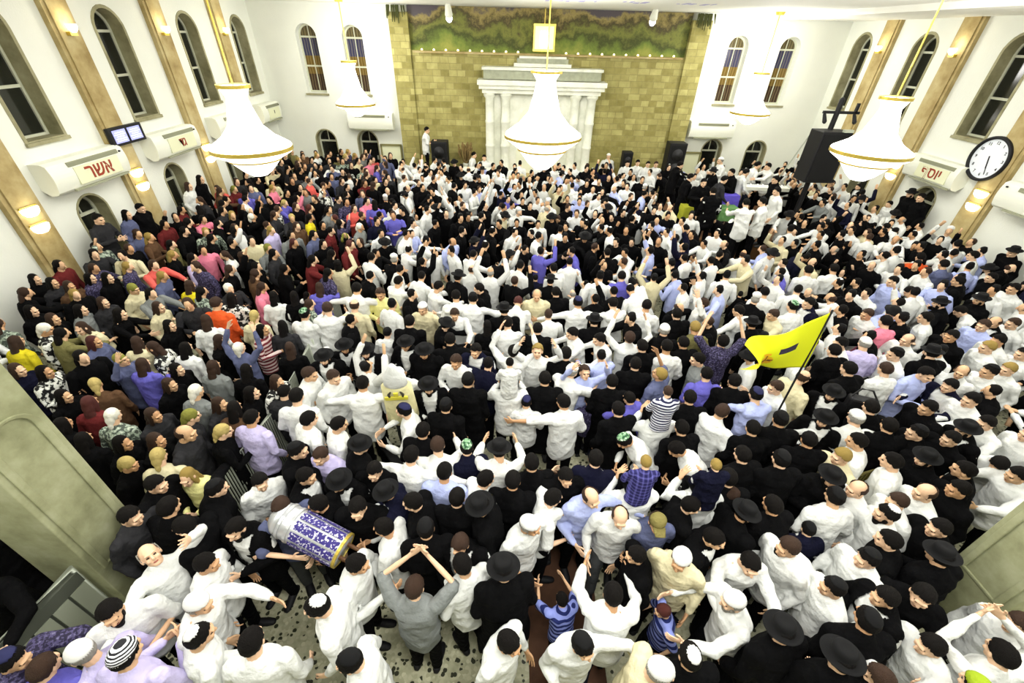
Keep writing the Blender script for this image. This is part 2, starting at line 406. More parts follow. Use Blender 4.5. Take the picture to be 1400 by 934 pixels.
# air conditioners, each with its lettered front panel
def letters(txt, size, m, M, parent, name='lettering'):
    c = bpy.data.curves.new('t', 'FONT'); c.body = txt; c.size = size; c.align_x = 'CENTER'; c.align_y = 'CENTER'; c.extrude = 0.004; c.offset = size*0.014
    o = bpy.data.objects.new('t', c); COL.objects.link(o)
    dg = bpy.context.evaluated_depsgraph_get(); dg.update()
    me = bpy.data.meshes.new_from_object(o.evaluated_get(dg)); bpy.data.objects.remove(o, do_unlink=True); bpy.data.curves.remove(c)
    me.materials.clear(); me.materials.append(m)
    t = bpy.data.objects.new(name, me); COL.objects.link(t); t.parent = parent; t.matrix_local = M
    return t
red_ink = mat('red_lettering', rgb(150, 62, 40), 0.7)
dark_ink = mat('dark_lettering', rgb(60, 56, 44), 0.7)
panel_m = mat('cream_panel', rgb(222, 224, 190), 0.6)
def aircon(side, u, v0, v1, w, txt, ink, label, size):
    fm = wall_map(side)
    t = empty('air_conditioner', fm(u, v0, 0)); L = Vector(t.location)
    fr = lambda uu, vv, dd: fm(u+uu, vv, dd)-L
    b = MB(); n = 8
    prof = [(0.0, v0+.10), (0.14, v0), (0.26, v0+.02)]+[(0.30+0.04*math.sin(k*PI/n), v0+.06+(v1-v0-.1)*k/n) for k in range(n+1)]+[(0.22, v1), (0.0, v1)]
    vs = [fr(-w/2, v, d) for d, v in prof]+[fr(w/2, v, d) for d, v in prof]; k = len(prof)
    b.add(vs, [tuple(range(k)), tuple(range(2*k-1, k-1, -1))]+[(i, (i+1) % k, k+(i+1) % k, k+i) for i in range(k)])
    b.build('body', white_plastic, t)
    s = 1 if side != 'right' else -1
    sh = (0.12 if side == 'left' else -0.12) if side != 'back' else 0
    g = MB()
    prism(g, fr, [(sh-w*.34, v1-.13), (sh+w*.34, v1-.13), (sh+w*.34, v1-.05), (sh-w*.34, v1-.05)], 0.30, 0.335)
    for q in range(4): prism(g, fr, [(sh-w*.33, v1-.125+q*.02), (sh+w*.33, v1-.125+q*.02), (sh+w*.33, v1-.118+q*.02), (sh-w*.33, v1-.118+q*.02)], 0.33, 0.345)
    g.build('vent', grille_m, t)
    f = MB(); prism(f, fr, [(sh-w*.38, v0+.01), (sh+w*.38, v0+.01), (sh+w*.38, v0+.045), (sh-w*.38, v0+.045)], 0.28, 0.335); f.build('outlet_flap', grille_m, t)
    if txt:
        p = MB(); prism(p, fr, [(sh-w*.30, v0+.10), (sh+w*.30, v0+.10), (sh+w*.30, v1-.15), (sh-w*.30, v1-.15)], 0.31, 0.348); p.build('name_panel', panel_m, t)
        if side == 'left': M = Matrix(((0, 0, 1, 0), (1, 0, 0, 0), (0, 1, 0, 0), (0, 0, 0, 1)))
        else: M = Matrix(((0, 0, -1, 0), (-1, 0, 0, 0), (0, 1, 0, 0), (0, 0, 0, 1)))
        M = Matrix.Translation(fr(sh, (v0+v1)/2-.02, 0.352)) @ M
        letters(txt, size, ink, M, t)
    k = MB(); k.box(fr(w/2-.12, v1-.1, 0.34), (.03, .03, .03)); k.build('indicator', black_plastic, t)
    tag(t, label, 'air conditioner', 'wall air conditioners')
AC = ' wall air conditioner '
aircon('left', 8.85, 2.36, 2.92, 1.8, 'רשא', red_ink, 'white'+AC+'with wide red lettering, left wall below the screen', 0.36)
aircon('left', 11.5, 2.36, 2.92, 1.65, 'דג', red_ink, 'white'+AC+'with two small red letters on the left wall', 0.28)
aircon('left', 14.1, 2.36, 2.92, 1.6, 'ןד', dark_ink, 'white'+AC+'with dark letters behind the left chandelier', 0.3)
aircon('left', 16.55, 2.36, 2.92, 1.3, 'י', dark_ink, 'white'+AC+'with one dark letter in the far left corner', 0.26)
aircon('right', 11.45, 2.14, 2.70, 1.6, 'ףסוי', red_ink, 'white'+AC+'with red lettering beside the round wall clock', 0.34)
aircon('right', 8.75, 2.14, 2.70, 1.6, '', red_ink, 'white'+AC+'cut by the photo edge, right of the round wall clock', 0.3)
aircon('back', -5.15, 2.06, 2.62, 1.6, '', red_ink, 'plain white'+AC+'on the back wall left of the stone', 0.3)
aircon('back', 7.2, 2.08, 2.64, 1.6, '', red_ink, 'plain white'+AC+'on the back wall right of the stone', 0.3)

# low marble steps along the side walls
for k, (x, y0, y1, h) in enumerate(((XL+.36, 7.8, 14.6, .28), (XR-.36, 9.6, 13.2, .28))):
    mb = MB(); mb.box((x, (y0+y1)/2, h/2), (.72, y1-y0, h)); structure(mb.build('trim_%d' % (30+k), beige_marble))
# wall screen
t = empty('wall_screen', (XL, 10.17, 2.87)); fr = lambda u, v, d: Vector((d, u, v))
mb = MB(); prism(mb, fr, [(-.47, 0), (.47, 0), (.47, .35), (-.47, .35)], 0.16, 0.24); mb.build('casing', black_plastic, t)
mb = MB(); mb.box((0.08, 0, .17), (.17, .12, .12)); mb.build('bracket', black_plastic, t)
scr_m = mat('lit_screen', (0.36, 0.38, 0.86, 1), 0.4, emit=0.55); scr_t = mat('lit_screen_text', (0.80, 0.82, 1, 1), 0.4, emit=0.8)
for c in (-.215, .215):
    p = MB(); prism(p, fr, [(c-.18, .05), (c+.18, .05), (c+.18, .30), (c-.18, .30)], 0.235, 0.245); d = p.build('display', scr_m, t)
    q = MB()
    for r in range(5):
        w_ = [.13, .15, .10, .15, .12][r]; prism(q, fr, [(c-w_, .085+r*.04), (c+w_, .085+r*.04), (c+w_, .10+r*.04), (c-w_, .10+r*.04)], 0.244, 0.248)
    q.build('text_lines', scr_t, d)
tag(t, 'black wall screen with two lit lavender displays on a left pilaster', 'screen')

# wall clock
CKY, CKZ, CKR = 10.35, 2.96, 0.47
t = empty('wall_clock', (XR, CKY, CKZ)); K = Matrix(((0, 0, -1, 0), (-1, 0, 0, 0), (0, 1, 0, 0), (0, 0, 0, 1)))   # clock face plane -> right wall
def ck(o, d): o.matrix_local = Matrix.Translation((-0.13, 0, 0)) @ K @ Matrix.Translation((0, 0, d)); return o
mb = MB(); mb.lathe([(CKR-.06, -.02), (CKR, -.02), (CKR, .05), (CKR-.03, .07), (CKR-.06, .05)], 48, close=True); ck(mb.build('rim', black_plastic, t, True), 0)
mb = MB(); mb.lathe([(CKR-.04, -.02), (CKR-.04, .012)], 48); ck(mb.build('dial', mat('white_dial', rgb(226, 232, 238), 0.5), t), 0)
ink = mat('black_ink', rgb(26, 28, 36), 0.6)
for h in range(12):
    a = PI/2-2*PI*(h+1)/12; letters(str(h+1), 0.085, ink, Matrix.Translation((-0.13, 0, 0)) @ K @ Matrix.Translation((math.cos(a)*.33, math.sin(a)*.33, .014)), t, 'numeral')
for nm, ang, ln, w_ in (('hour_hand', 2*PI*5.45/12, .20, .024), ('minute_hand', 2*PI*27/60, .33, .014)):
    a = PI/2-ang; mb = MB(); rr = Matrix.Rotation(a, 3, 'Z'); mb.box(rr @ Vector((ln/2-.03, 0, .02)), (ln+.06, w_, .006), rr); ck(mb.build(nm, ink, t), 0)
tag(t, 'large round white wall clock with a thick black rim', 'clock')
mb = MB(); mb.box((XR-.055, CKY, CKZ), (.15, .3, .3)); mb.build('clock_mount', black_plastic, t, loc=-Vector(t.location))

# stone wall, mural and ledge lights on the back wall
mb = MB(); mb.box((1.1, YB-.09, CEIL/2-.6), (10.3, .18, CEIL-1.2)); structure(mb.build('trim_20', stone_m))
mb = MB(); mb.box((-3.78, YB-.13, CEIL/2-.1), (.62, .26, CEIL-.2)); mb.box((6.0, YB-.13, CEIL/2-.1), (.62, .26, CEIL-.2)); structure(mb.build('trim_21', stone_m))
mb = MB(); mb.box((1.1, YB-.05, 5.1), (9.2, .08, 1.22)); mu = mb.build('mural', mural_m); tag(mu, 'painted landscape of green hills along the top of the stone wall', 'mural')
mb = MB(); mb.box((1.1, YB-.2, 4.48), (9.0, .14, .05)); structure(mb.build('trim_22', beige_marble))
for k in range(22):
    x = -3.1+k*8.4/21
    if 0.3 < x < 1.6: continue
    t = empty('ledge_light', (x, YB-.2, 4.505)); b = MB(); b.lathe([(.02, 0), (.034, .02), (.034, .05), (.015, .07)], 10); b.build('bulb', mat('lit_small_bulb', (1, .92, .66, 1), .5, emit=2.2), t, True)
    c = MB(); c.lathe([(.05, 0), (.05, .02)], 10); c.build('holder', gold, t)
    tag(t, 'small lit bulb in the row along the ledge under the mural', 'light', 'row of ledge lights under the mural')
for x in (-3.82, 6.05):
    mb = MB()
    for k in range(14):
        a = rnd.uniform(-.28, .28); mb.tube([(x+a, YB-.3, CEIL-.05), (x+a*1.1, YB-.34, CEIL-.25-rnd.random()*.25)], [.03, .012], 5)
    o = mb.build('hanging_greenery', mat('dark_green_leaves', rgb(62, 66, 30), 0.8)); tag(o, 'dark green garland at the top %s corner of the stone wall' % ('left' if x < 0 else 'right'), 'garland')

# holy ark: white marble front with paired columns and stepped cornice
AX = 0.92
ark = empty('holy_ark', (AX, YB-.18, 0)); tag(ark, 'white marble ark with paired columns and a stepped cornice on the stone wall', 'ark')
mb = MB(); mb.box((0, -.16, 1.75), (3.75, .32, 3.5)); mb.build('body', white_marble, ark)
for x in (-1.75, -1.2, 1.2, 1.75):
    c = MB(); c.lathe([(.2, .75), (.2, .9), (.15, .95), (.15, 1.68), (.165, 1.7), (.165, 1.76), (.15, 1.78), (.15, 2.46), (.165, 2.48), (.165, 2.54), (.15, 2.56), (.15, 3.22), (.21, 3.3), (.21, 3.4)], 20); c.build('column', white_marble, ark, True, (x, -.42, 0))
    b = MB(); b.box((x, -.42, .38), (.46, .46, .75)); b.build('column_base', white_marble, ark)
mb = MB()
for k, (w_, d_, z_, h_) in enumerate([(4.0, .62, 3.45, .12), (4.2, .72, 3.58, .12), (4.3, .8, 3.71, .14)]): mb.box((0, -d_/2, z_), (w_, d_, h_))
mb.build('cornice', white_marble, ark)
mb = MB(); mb.box((0, -.3, 3.93), (3.9, .6, .26)); mb.build('frieze', mat('grey_green_marble_band', rgb(150, 154, 132), 0.5, vary=.12, vscale=8), ark)
mb = MB(); mb.box((0, -.33, 4.1), (4.0, .66, .08)); mb.box((0, -.22, 4.2), (1.9, .4, .1)); mb.box((0, -.2, 4.42), (1.55, .36, .06)); mb.build('upper_cornice', white_marble, ark)
mb = MB(); mb.box((0, -.18, 4.31), (1.7, .34, .16)); mb.build('panel', mat('grey_green_marble_band', rgb(150, 154, 132)), ark)
mb = MB(); prism(mb, lambda u, v, d: Vector((u, -.32-d, v)), arch(0, 1.6, .75, 3.1), 0, .04); mb.build('curtain', mat('cream_velvet', rgb(228, 230, 206), 0.9, bump=.4, bscale=12), ark)
# eternal lamp above the ark
t = empty('eternal_lamp', (AX, YB-.55, 4.62)); tag(t, 'lit golden box lamp hanging above the white marble ark', 'lamp')
mb = MB(); mb.box((0, 0, .33), (.60, .3, .6)); mb.build('lamp_glass', mat('lit_gold_glass', (0.95, 0.80, 0.32, 1), .5, emit=1.3), t)
mb = MB()
for x in (-.32, .32): mb.box((x, 0, .33), (.05, .34, .7))
for z in (0, .66): mb.box((0, 0, z), (.7, .36, .06))
mb.build('frame', gold, t)
for x in (-.1, 0, .1): mb = MB(); mb.box((x, -.16, .3), (.035, .03, .4)); mb.build('tube', lit_m, t)
mb = MB(); mb.tube([(0, 0, .66), (0, 0, CEIL-4.62)], [.012, .012], 6); mb.build('chain', gold, t)

# framed panels beside the stone wall
for x, s_ in ((-4.58, 'left'), (6.72, 'right')):
    t = empty('framed_panel', (x, YB, .35)); mb = MB(); mb.box((0, -.05, .6), (.76, .06, 1.2)); mb.build('backing', panel_m, t)
    mb = MB()
    for xx in (-.37, .37): mb.box((xx, -.09, .6), (.06, .07, 1.24))
    for z in (0, 1.2): mb.box((0, -.09, z), (.78, .07, .06))
    mb.build('frame', mat('olive_frame', rgb(126, 122, 78), .5), t); tag(t, 'cream framed panel on the back wall, %s of the stone' % s_, 'panel')

# ------------------------------------------------------------------ chandeliers
glow = mat('lit_crystal', (1.0, 0.98, 0.92, 1), 0.4, emit=CHANDELIER_GLOW)
def chandelier(x, y, D, ztop, zdrum, zbot, label):
    t = empty('chandelier', (x, y, zbot)); tag(t, label, 'chandelier', 'crystal chandeliers'); R = D/2; h = ztop-zbot; zd = zdrum-zbot
    mb = MB(); mb.lathe([(R*.20, h-.22), (R*.34, h-.02), (R*.36, h)], 28); mb.build('crown', glow, t, True)
    mb = MB(); mb.lathe([(R*.385, h-.03), (R*.385, h+.02), (R*.35, h+.02), (R*.35, h-.03)], 28, close=True); mb.build('crown_rim', gold, t)
    mb = MB()
    n = 40
    for k in range(n):                      # strands of crystal from the neck down to the drum
        a = 2*PI*k/n; ca, sa = math.cos(a), math.sin(a)
        pts = [(R*r*ca, R*r*sa, z) for r, z in ((.20, h-.15), (.24, h-.30*(h-zd)), (.36, zd+.38*(h-zd)), (.60, zd+.18*(h-zd)), (.93, zd+.03))]
        mb.tube(pts, [.018*D, .02*D, .026*D, .034*D, .036*D], 5)
    mb.build('crystal_strands', glow, t, True)
    mb = MB(); mb.lathe([(R*.62, zd-.36*zd), (R*.95, zd-.05), (R*.97, zd)], 36); mb.build('drum', glow, t, True)
    mb = MB(); mb.lathe([(R*.94, zd-.03), (R*1.0, zd-.02), (R*1.0, zd+.04), (R*.94, zd+.04)], 40, close=True); mb.build('drum_rim', gold, t)
    mb = MB(); mb.lathe([(R*.36, .22*zd), (R*.60, .58*zd), (R*.61, .64*zd)], 32); mb.build('lower_tier', glow, t, True)
    mb = MB(); mb.lathe([(R*.60, .60*zd), (R*.65, .61*zd), (R*.65, .66*zd), (R*.60, .66*zd)], 36, close=True); mb.build('lower_rim', gold, t)
    mb = MB(); mb.lathe([(.02, 0), (R*.2, .05*zd), (R*.34, .2*zd), (R*.35, .24*zd)], 24); mb.build('bowl', glow, t, True)
    mb = MB(); mb.tube([(0, 0, h-.1), (0, 0, CEIL-zbot)], [.014, .014], 6); mb.build('chain', gold, t)
    mb = MB(); mb.lathe([(.1, CEIL-zbot-.08), (.14, CEIL-zbot)], 16); mb.build('ceiling_rose', gold, t)
    l = bpy.data.lights.new('chandelier_glow', 'POINT'); l.energy = (215 if y > 11 else 130)*D; l.color = (1, .98, .93); l.shadow_soft_size = R
    lo = bpy.data.objects.new('chandelier_glow', l); COL.objects.link(lo); lo.parent = t; lo.location = (0, 0, h+.45)
chandelier(0.74, 11.66, 1.92, 4.33, 2.95, 2.16, 'huge lit crystal chandelier hanging in front of the white marble ark')
chandelier(-4.5, 7.9, 1.3, 4.24, 3.30, 2.85, 'lit crystal chandelier hanging by the left wall')
chandelier(6.85, 8.8, 1.36, 4.24, 3.32, 2.80, 'lit crystal chandelier hanging by the right wall near the clock')
chandelier(-4.9, 15.0, 1.18, 4.26, 3.14, 2.80, 'small lit chandelier before the back wall left of the stone')
chandelier(7.6, 15.5, 1.2, 4.22, 3.12, 2.80, 'small lit chandelier before the back wall right of the stone')
# stage spotlights
for px, py, s_ in ((613, 14, 'left'), (895, 19, 'right')):
    p = at_y(px, py, 16.3); t = empty('stage_spotlight', tuple(p)); mb = MB(); rot = Matrix.Rotation(R_(25), 3, 'X')
    mb.tube([rot @ Vector((0, 0, .14)), rot @ Vector((0, 0, -.12))], [.08, .12], 14); mb.build('housing', white_plastic, t)
    mb = MB(); mb.tube([rot @ Vector((0, 0, -.2)), rot @ Vector((0, 0, -.23))], [.1, .1], 14); mb.build('lens', mat('lit_cool_lens', (.8, .84, 1, 1), .3, emit=4), t)
    mb = MB(); mb.box((0, 0, (CEIL-p[2])/2+.06), (.04, .04, CEIL-p[2]-.1)); mb.build('yoke', mat('blue_grey_metal', rgb(110, 116, 160), .4, metal=.4), t)
    tag(t, 'white stage spotlight under the ceiling, %s of the golden lamp' % s_, 'spotlight')
# pale lavender ornament strokes painted on the ceiling edge
mb = MB()
for k in range(26):
    x = .6+k*.17
    if rnd.random() < .35: continue
    mb.box((x, 13.4+rnd.uniform(-.2, .2), CEIL-.004), (rnd.uniform(.03, .14), rnd.uniform(.1, .5), .006))
o = mb.build('ceiling_ornament', mat('lavender_paint', rgb(176, 172, 214), .8)); tag(o, 'pale lavender painted ornament strokes on the white ceiling', 'ornament')

# ------------------------------------------------------------------ gallery columns and gallery
for s_, x0, x1, y0, y1 in (('left', -4.26, -3.74, 1.92, 2.44), ('right', 4.52, 5.05, 1.72, 2.24)):
    mb = MB(); cx, cy = (x0+x1)/2, (y0+y1)/2
    mb.box((cx, cy, 2.65), (x1-x0, y1-y0, 5.3))
    xi = x1 if s_ == 'left' else x0; sg = 1 if s_ == 'left' else -1
    fm2 = lambda u, v, d: Vector((xi+sg*d, u, v))
    w_ = (y1-y0)-.16; ring_prism(mb, fm2, arch(cy, w_+.06, .86, 2.6), arch(cy, w_, .86, 2.6, .03), 0, .02)
    o = structure(mb.build('pillar_%s' % s_, column_marble)); b = o.modifiers.new('edge', 'BEVEL'); b.width = .035; b.segments = 3; b.limit_method = 'ANGLE'
mb = MB(); mb.box(((XL+XR)/2, -2.2, 3.55), (XR-XL, 3.4, .3)); structure(mb.build('slab', plaster))

# ------------------------------------------------------------------ stage and instruments
wood_m = mat('brown_wood', rgb(96, 66, 40), .5, vary=.2, vscale=5)
mb = MB(); mb.box((1.1, 16.75, .39), (10.2, 1.1, .78)); mb.box((1.1, 16.15, .2), (4.2, .5, .4)); structure(mb.build('floor_stage', beige_marble))
def speaker(x, y, z, w, h, d, label, rz=0.0):
    t = empty('loudspeaker', (x, y, z), rz); tag(t, label, 'speaker'); mb = MB(); mb.box((0, 0, h/2), (w, d, h)); mb.build('cabinet', black_plastic, t, bevel=.02)
    mb = MB(); mb.box((0, -d/2-.005, h*.5), (w*.86, .02, h*.88)); mb.build('grille', mat('black_mesh', rgb(14, 14, 15), .8, bump=.3, bscale=300), t)
    for zz in (.32, .7): mb = MB(); mb.lathe([(w*.12, 0), (w*.3, .02), (w*.32, .03)], 20, M=Matrix.Rotation(PI/2, 3, 'X')); mb.build('cone', mat('dark_grey_cone', rgb(40, 40, 42), .6), t, True, (0, -d/2-.014, h*zz))
speaker(-2.63, 16.55, .78, .58, 1.1, .5, 'large black loudspeaker on the stage left of the ark')
speaker(5.87, 16.55, .78, .62, 1.25, .5, 'large black loudspeaker on the stage right of the ark')
speaker(4.22, 16.8, .78, .36, .85, .34, 'small black loudspeaker against the stone wall')
# tall speaker tower by the right back corner
TX, TY = 8.05, 12.0
t = empty('speaker_tower', (TX, TY, 0)); tag(t, 'tall black speaker tower with lamp arms at right of the hall', 'speaker tower')
mb = MB(); mb.tube([(0, 0, .05), (0, 0, 3.9)], [.07, .06], 10); mb.build('mast', black_plastic, t)
for k in range(3):
    a = 2*PI*k/3+.4; mb = MB(); mb.tube([(0, 0, .5), (.6*math.cos(a), .6*math.sin(a), .03)], [.03, .03], 6); mb.build('leg', black_plastic, t)
mb = MB(); mb.box((0, -.1, 2.62), (.75, .55, 1.22)); mb.build('cabinet', black_plastic, t, bevel=.02)
mb = MB(); mb.box((0, -.385, 2.62), (.66, .02, 1.1)); mb.build('grille', MATS['black_mesh'], t)
mb = MB(); mb.box((.22, -.37, 3.26), (.22, .1, .06)); mb.build('handle', steel, t)
mb = MB(); mb.box((.1, 0, 3.62), (.9, .06, .06)); mb.box((.45, 0, 3.72), (.06, .06, .22)); mb.build('cross_bar', black_plastic, t)
for x in (-.3, .45): mb = MB(); mb.tube([(x, 0, 3.58), (x, -.12, 3.42)], [.035, .05], 10); mb.build('lamp_head', black_plastic, t)
p0, p1 = at_y(1106, 186, 12.2), at_y(1060, 250, 12.6)
mb = MB(); mb.tube([tuple(p0), tuple(p1)], [.018, .018], 6); o = mb.build('boom_pole', steel); tag(o, 'thin grey slanted boom pole left of the speaker tower', 'pole')
# keyboard on its stand
RB = .55
p = at_z(1030, 256, 1.0+RB); KB = (p[0], p[1]); t = empty('keyboard', (p[0], p[1], RB), R_(-4)); tag(t, 'long white electronic keyboard on a stand near the back right', 'keyboard')
mb = MB(); mb.box((0, 0, 1.0), (1.9, .36, .10)); mb.build('body', white_plastic, t, bevel=.01)
mb = MB(); mb.box((0, .06, 1.055), (1.75, .15, .02)); k_ = mb.build('white_keys', mat('ivory_keys', rgb(235, 235, 228), .4), t)
mb = MB()
for k in range(36):
    if k % 7 in (2, 6): continue
    mb.box((-.85+k*.049, .09, 1.07), (.022, .09, .015))
mb.build('black_keys', black_plastic, k_)
for s in (-1, 1): mb = MB(); mb.tube([(s*.6, .15, .95), (s*.6, -.15, .03)], [.02, .02], 6); mb.tube([(s*.6, -.15, .95), (s*.6, .15, .03)], [.02, .02], 6); mb.build('stand', black_plastic, t)
RIS = []
# purple cloth and green cloth tables
def draped(px, py, w, d, h, m, name, label, cat, rz=0):
    p = at_z(px, py, h+RB); t = empty(name, (p[0], p[1], RB), rz); RIS.append((p[0], p[1], w, d)); tag(t, label, cat)
    mb = MB(); mb.box((0, 0, h-.02), (w, d, .04)); mb.build('table_top', wood_m, t)
    for sx in (-1, 1):
        for sy in (-1, 1): mb = MB(); mb.tube([(sx*(w/2-.05), sy*(d/2-.05), 0), (sx*(w/2-.05), sy*(d/2-.05), h-.04)], [.02, .02], 6); mb.build('leg', black_plastic, t)
    c = MB(); n = 64; ring = []; 
    per = [(-1, -1), (1, -1), (1, 1), (-1, 1)]
    pts = []
    for i in range(4):
        a, b = Vector(per[i]+(0,)), Vector(per[(i+1) % 4]+(0,))
        for k in range(n//4): q = a.lerp(b, k/(n//4)); pts.append(Vector((q.x*w/2, q.y*d/2, 0)))
    vs = []
    for j, (sc, z) in enumerate(((1.0, h+.012), (1.03, h), (1.05, h*.8), (1.07, h*.55))):
        for k, q in enumerate(pts): f = 1+(0.02*math.sin(k*1.3) if j > 1 else 0); vs.append(Vector((q.x*sc*f, q.y*sc*f, z)))
    fs = [tuple(range(n))]+[(j*n+k, j*n+(k+1) % n, (j+1)*n+(k+1) % n, (j+1)*n+k) for j in range(3) for k in range(n)]
    c.add(vs, fs); o = c.build(name.replace('table', 'cloth') if 'table' in name else 'cloth', m, t, True)
draped(953, 281, .8, .4, .80, cloth('olive_green_cloth', 150, 152, 46), 'table', 'small table under an olive green cloth below the right loudspeaker', 'table')
draped(999, 266, .42, .3, .9, cloth('violet_cloth', 96, 84, 190), 'table', 'small stand under a bright violet cloth left of the keyboard', 'table')
draped(995, 283, .5, .35, .75, cloth('leaf_green_cloth', 96, 136, 84), 'table', 'table under a pale green cloth below the violet cloth', 'table')
rx0 = min([a-w/2 for a, b, w, d in RIS]+[KB[0]-1.0])-.25; rx1 = max([a+w/2 for a, b, w, d in RIS]+[KB[0]+1.0])+.35
ry0 = min([b-d/2 for a, b, w, d in RIS]+[KB[1]-.2])-.25; ry1 = KB[1]+1.5
mb = MB(); mb.box(((rx0+rx1)/2, (ry0+ry1)/2, RB/2), (rx1-rx0, ry1-ry0, RB)); structure(mb.build('floor_riser', wood_m))
# mixing table
p = at_z(648, 231, 1.15); t = empty('mixing_table', (p[0], p[1], 0)); tag(t, 'narrow white topped table with sound gear left of the ark', 'table')
mb = MB(); mb.box((0, 0, 1.13), (1.3, .5, .05)); mb.build('table_top', white_plastic, t)
for s in (-1, 1): mb = MB(); mb.box((s*.6, 0, .55), (.05, .45, 1.1)); mb.build('leg', steel, t)
mb = MB(); mb.box((.05, -.05, .75), (1.0, .35, .5)); mb.build('sound_rack', black_plastic, t, bevel=.02)
# bouquet on the stage left of the ark
p = at_y(637, 212, 16.6); t = empty('flower_arrangement', (p[0], p[1], .78)); tag(t, 'dry brown flower arrangement on the stage left of the ark', 'flowers')
mb = MB(); mb.lathe([(.08, 0), (.12, .15), (.1, .3), (.13, .34)], 16); mb.build('vase', white_marble, t, True)
mb = MB()
for k in range(46):
    a = rnd.uniform(0, 2*PI); e = rnd.uniform(.1, .55); mb.tube([(0, 0, .3), (e*.4*math.cos(a), e*.4*math.sin(a), .5), (e*.6*math.cos(a), e*.6*math.sin(a), .5+rnd.uniform(.1, .5))], [.008, .008, .035], 5)
mb.build('stems', mat('dry_flower', rgb(120, 100, 60), .9), t)

# ------------------------------------------------------------------ barriers, runner
def crowd_barrier(a, b, label, h=1.1, bars=26, m=None):
    m = m or steel
    a = Vector(a); b = Vector(b); t = empty('crowd_barrier', tuple((a+b)/2), math.atan2((b-a).y, (b-a).x)); L = (b-a).length
    tag(t, label, 'barrier', 'crowd barriers')
    mb = MB(); mb.tube([(-L/2+.02, 0, .2), (-L/2+.02, 0, h), (L/2-.02, 0, h), (L/2-.02, 0, .2)], [.021]*4, 8); mb.tube([(-L/2, 0, .2), (L/2, 0, .2)], [.018]*2, 8); mb.build('frame', m, t, True)
    mb = MB()
    for k in range(bars): x = -L/2+.06+k*(L-.12)/(bars-1); mb.tube([(x, 0, .2), (x, 0, h-.01)], [.0095, .0095], 6)
    mb.build('bars', m, t)
    for s in (-1, 1): mb = MB(); mb.tube([(s*L*.35, -.28, .02), (s*L*.35, 0, .22), (s*L*.35, .28, .02)], [.02]*3, 6); mb.build('foot', m, t)
crowd_barrier((-3.12, 2.62, 0), (-2.98, 3.9, 0), 'grey barred crowd barrier standing behind the bearded man in black', 1.05, 34)
crowd_barrier((-2.98, 4.0, 0), (-3.08, 5.3, 0), 'grey barred crowd barrier at the second place along the women, partly hidden', 1.05, 34)
crowd_barrier((-3.08, 5.4, 0), (-3.2, 6.9, 0), 'grey barred crowd barrier farthest into the crowd, mostly hidden', 1.05, 30)
p, q = at_z(1166, 652, 1.0), at_z(1262, 622, 1.0)
crowd_barrier((p[0], p[1], 0), (q[0], q[1], 0), 'dull yellow barred crowd barrier among the men in black at right', 1.0, 16, mat('dull_yellow_paint', rgb(128, 118, 62), .5))
# solid panelled barrier beside the left column
a, b = Vector((-3.97, 1.12, 0)), Vector((-3.86, 1.88, 0))
t = empty('panel_barrier', tuple((a+b)/2), math.atan2((b-a).y, (b-a).x)); L = (b-a).length; tag(t, 'grey barrier of wide slats standing below the left marble column', 'barrier')
mb = MB(); mb.tube([(-L/2, 0, 0), (-L/2, 0, 1.05), (L/2, 0, 1.05), (L/2, 0, 0)], [.025]*4, 8); mb.build('frame', steel, t, True)
mb = MB(); mb.box((0, 0, .93), (L, .06, .14)); mb.build('top_band', mat('dark_grey_metal', rgb(84, 88, 78), .5), t)
slat_m = mat('grey_slat_metal', rgb(164, 170, 150), .5)
for k in range(5): mb = MB(); mb.box((-L/2+(k+.5)*L/5, -.01, .47), (L/5-.022, .035, .76)); mb.build('slat', slat_m, t)
mb = MB(); mb.box((0, .012, .47), (L, .012, .78)); mb.build('backing_sheet', MATS['dark_grey_metal'], t)
# black rail
p, q = at_z(512, 588, .45), at_z(553, 642, .45); a, b = Vector((p[0], p[1], 0)), Vector((q[0], q[1], 0)); L = (b-a).length
t = empty('low_rail', tuple((a+b)/2), math.atan2((b-a).y, (b-a).x)); tag(t, 'low black rail with a white edge below the white torah mantle', 'rail')
mb = MB(); mb.box((0, -.02, .44), (L, .11, .05)); mb.build('top_board', black_plastic, t)
mb = MB(); mb.box((0, .05, .44), (L, .03, .05)); mb.build('edging', white_plastic, t)
for s in (-1, 1): mb = MB(); mb.box((s*(L/2-.06), 0, .21), (.05, .1, .42)); mb.build('leg', black_plastic, t)
rn = MB(); rn.box((.64, 2.5, .006), (.74, 2.7, .012)); o = rn.build('carpet_runner', mat('brown_carpet', rgb(84, 58, 42), .95, bump=.5, bscale=250, vary=.15, vscale=9)); tag(o, 'brown carpet runner on the terrazzo floor between the men', 'carpet')

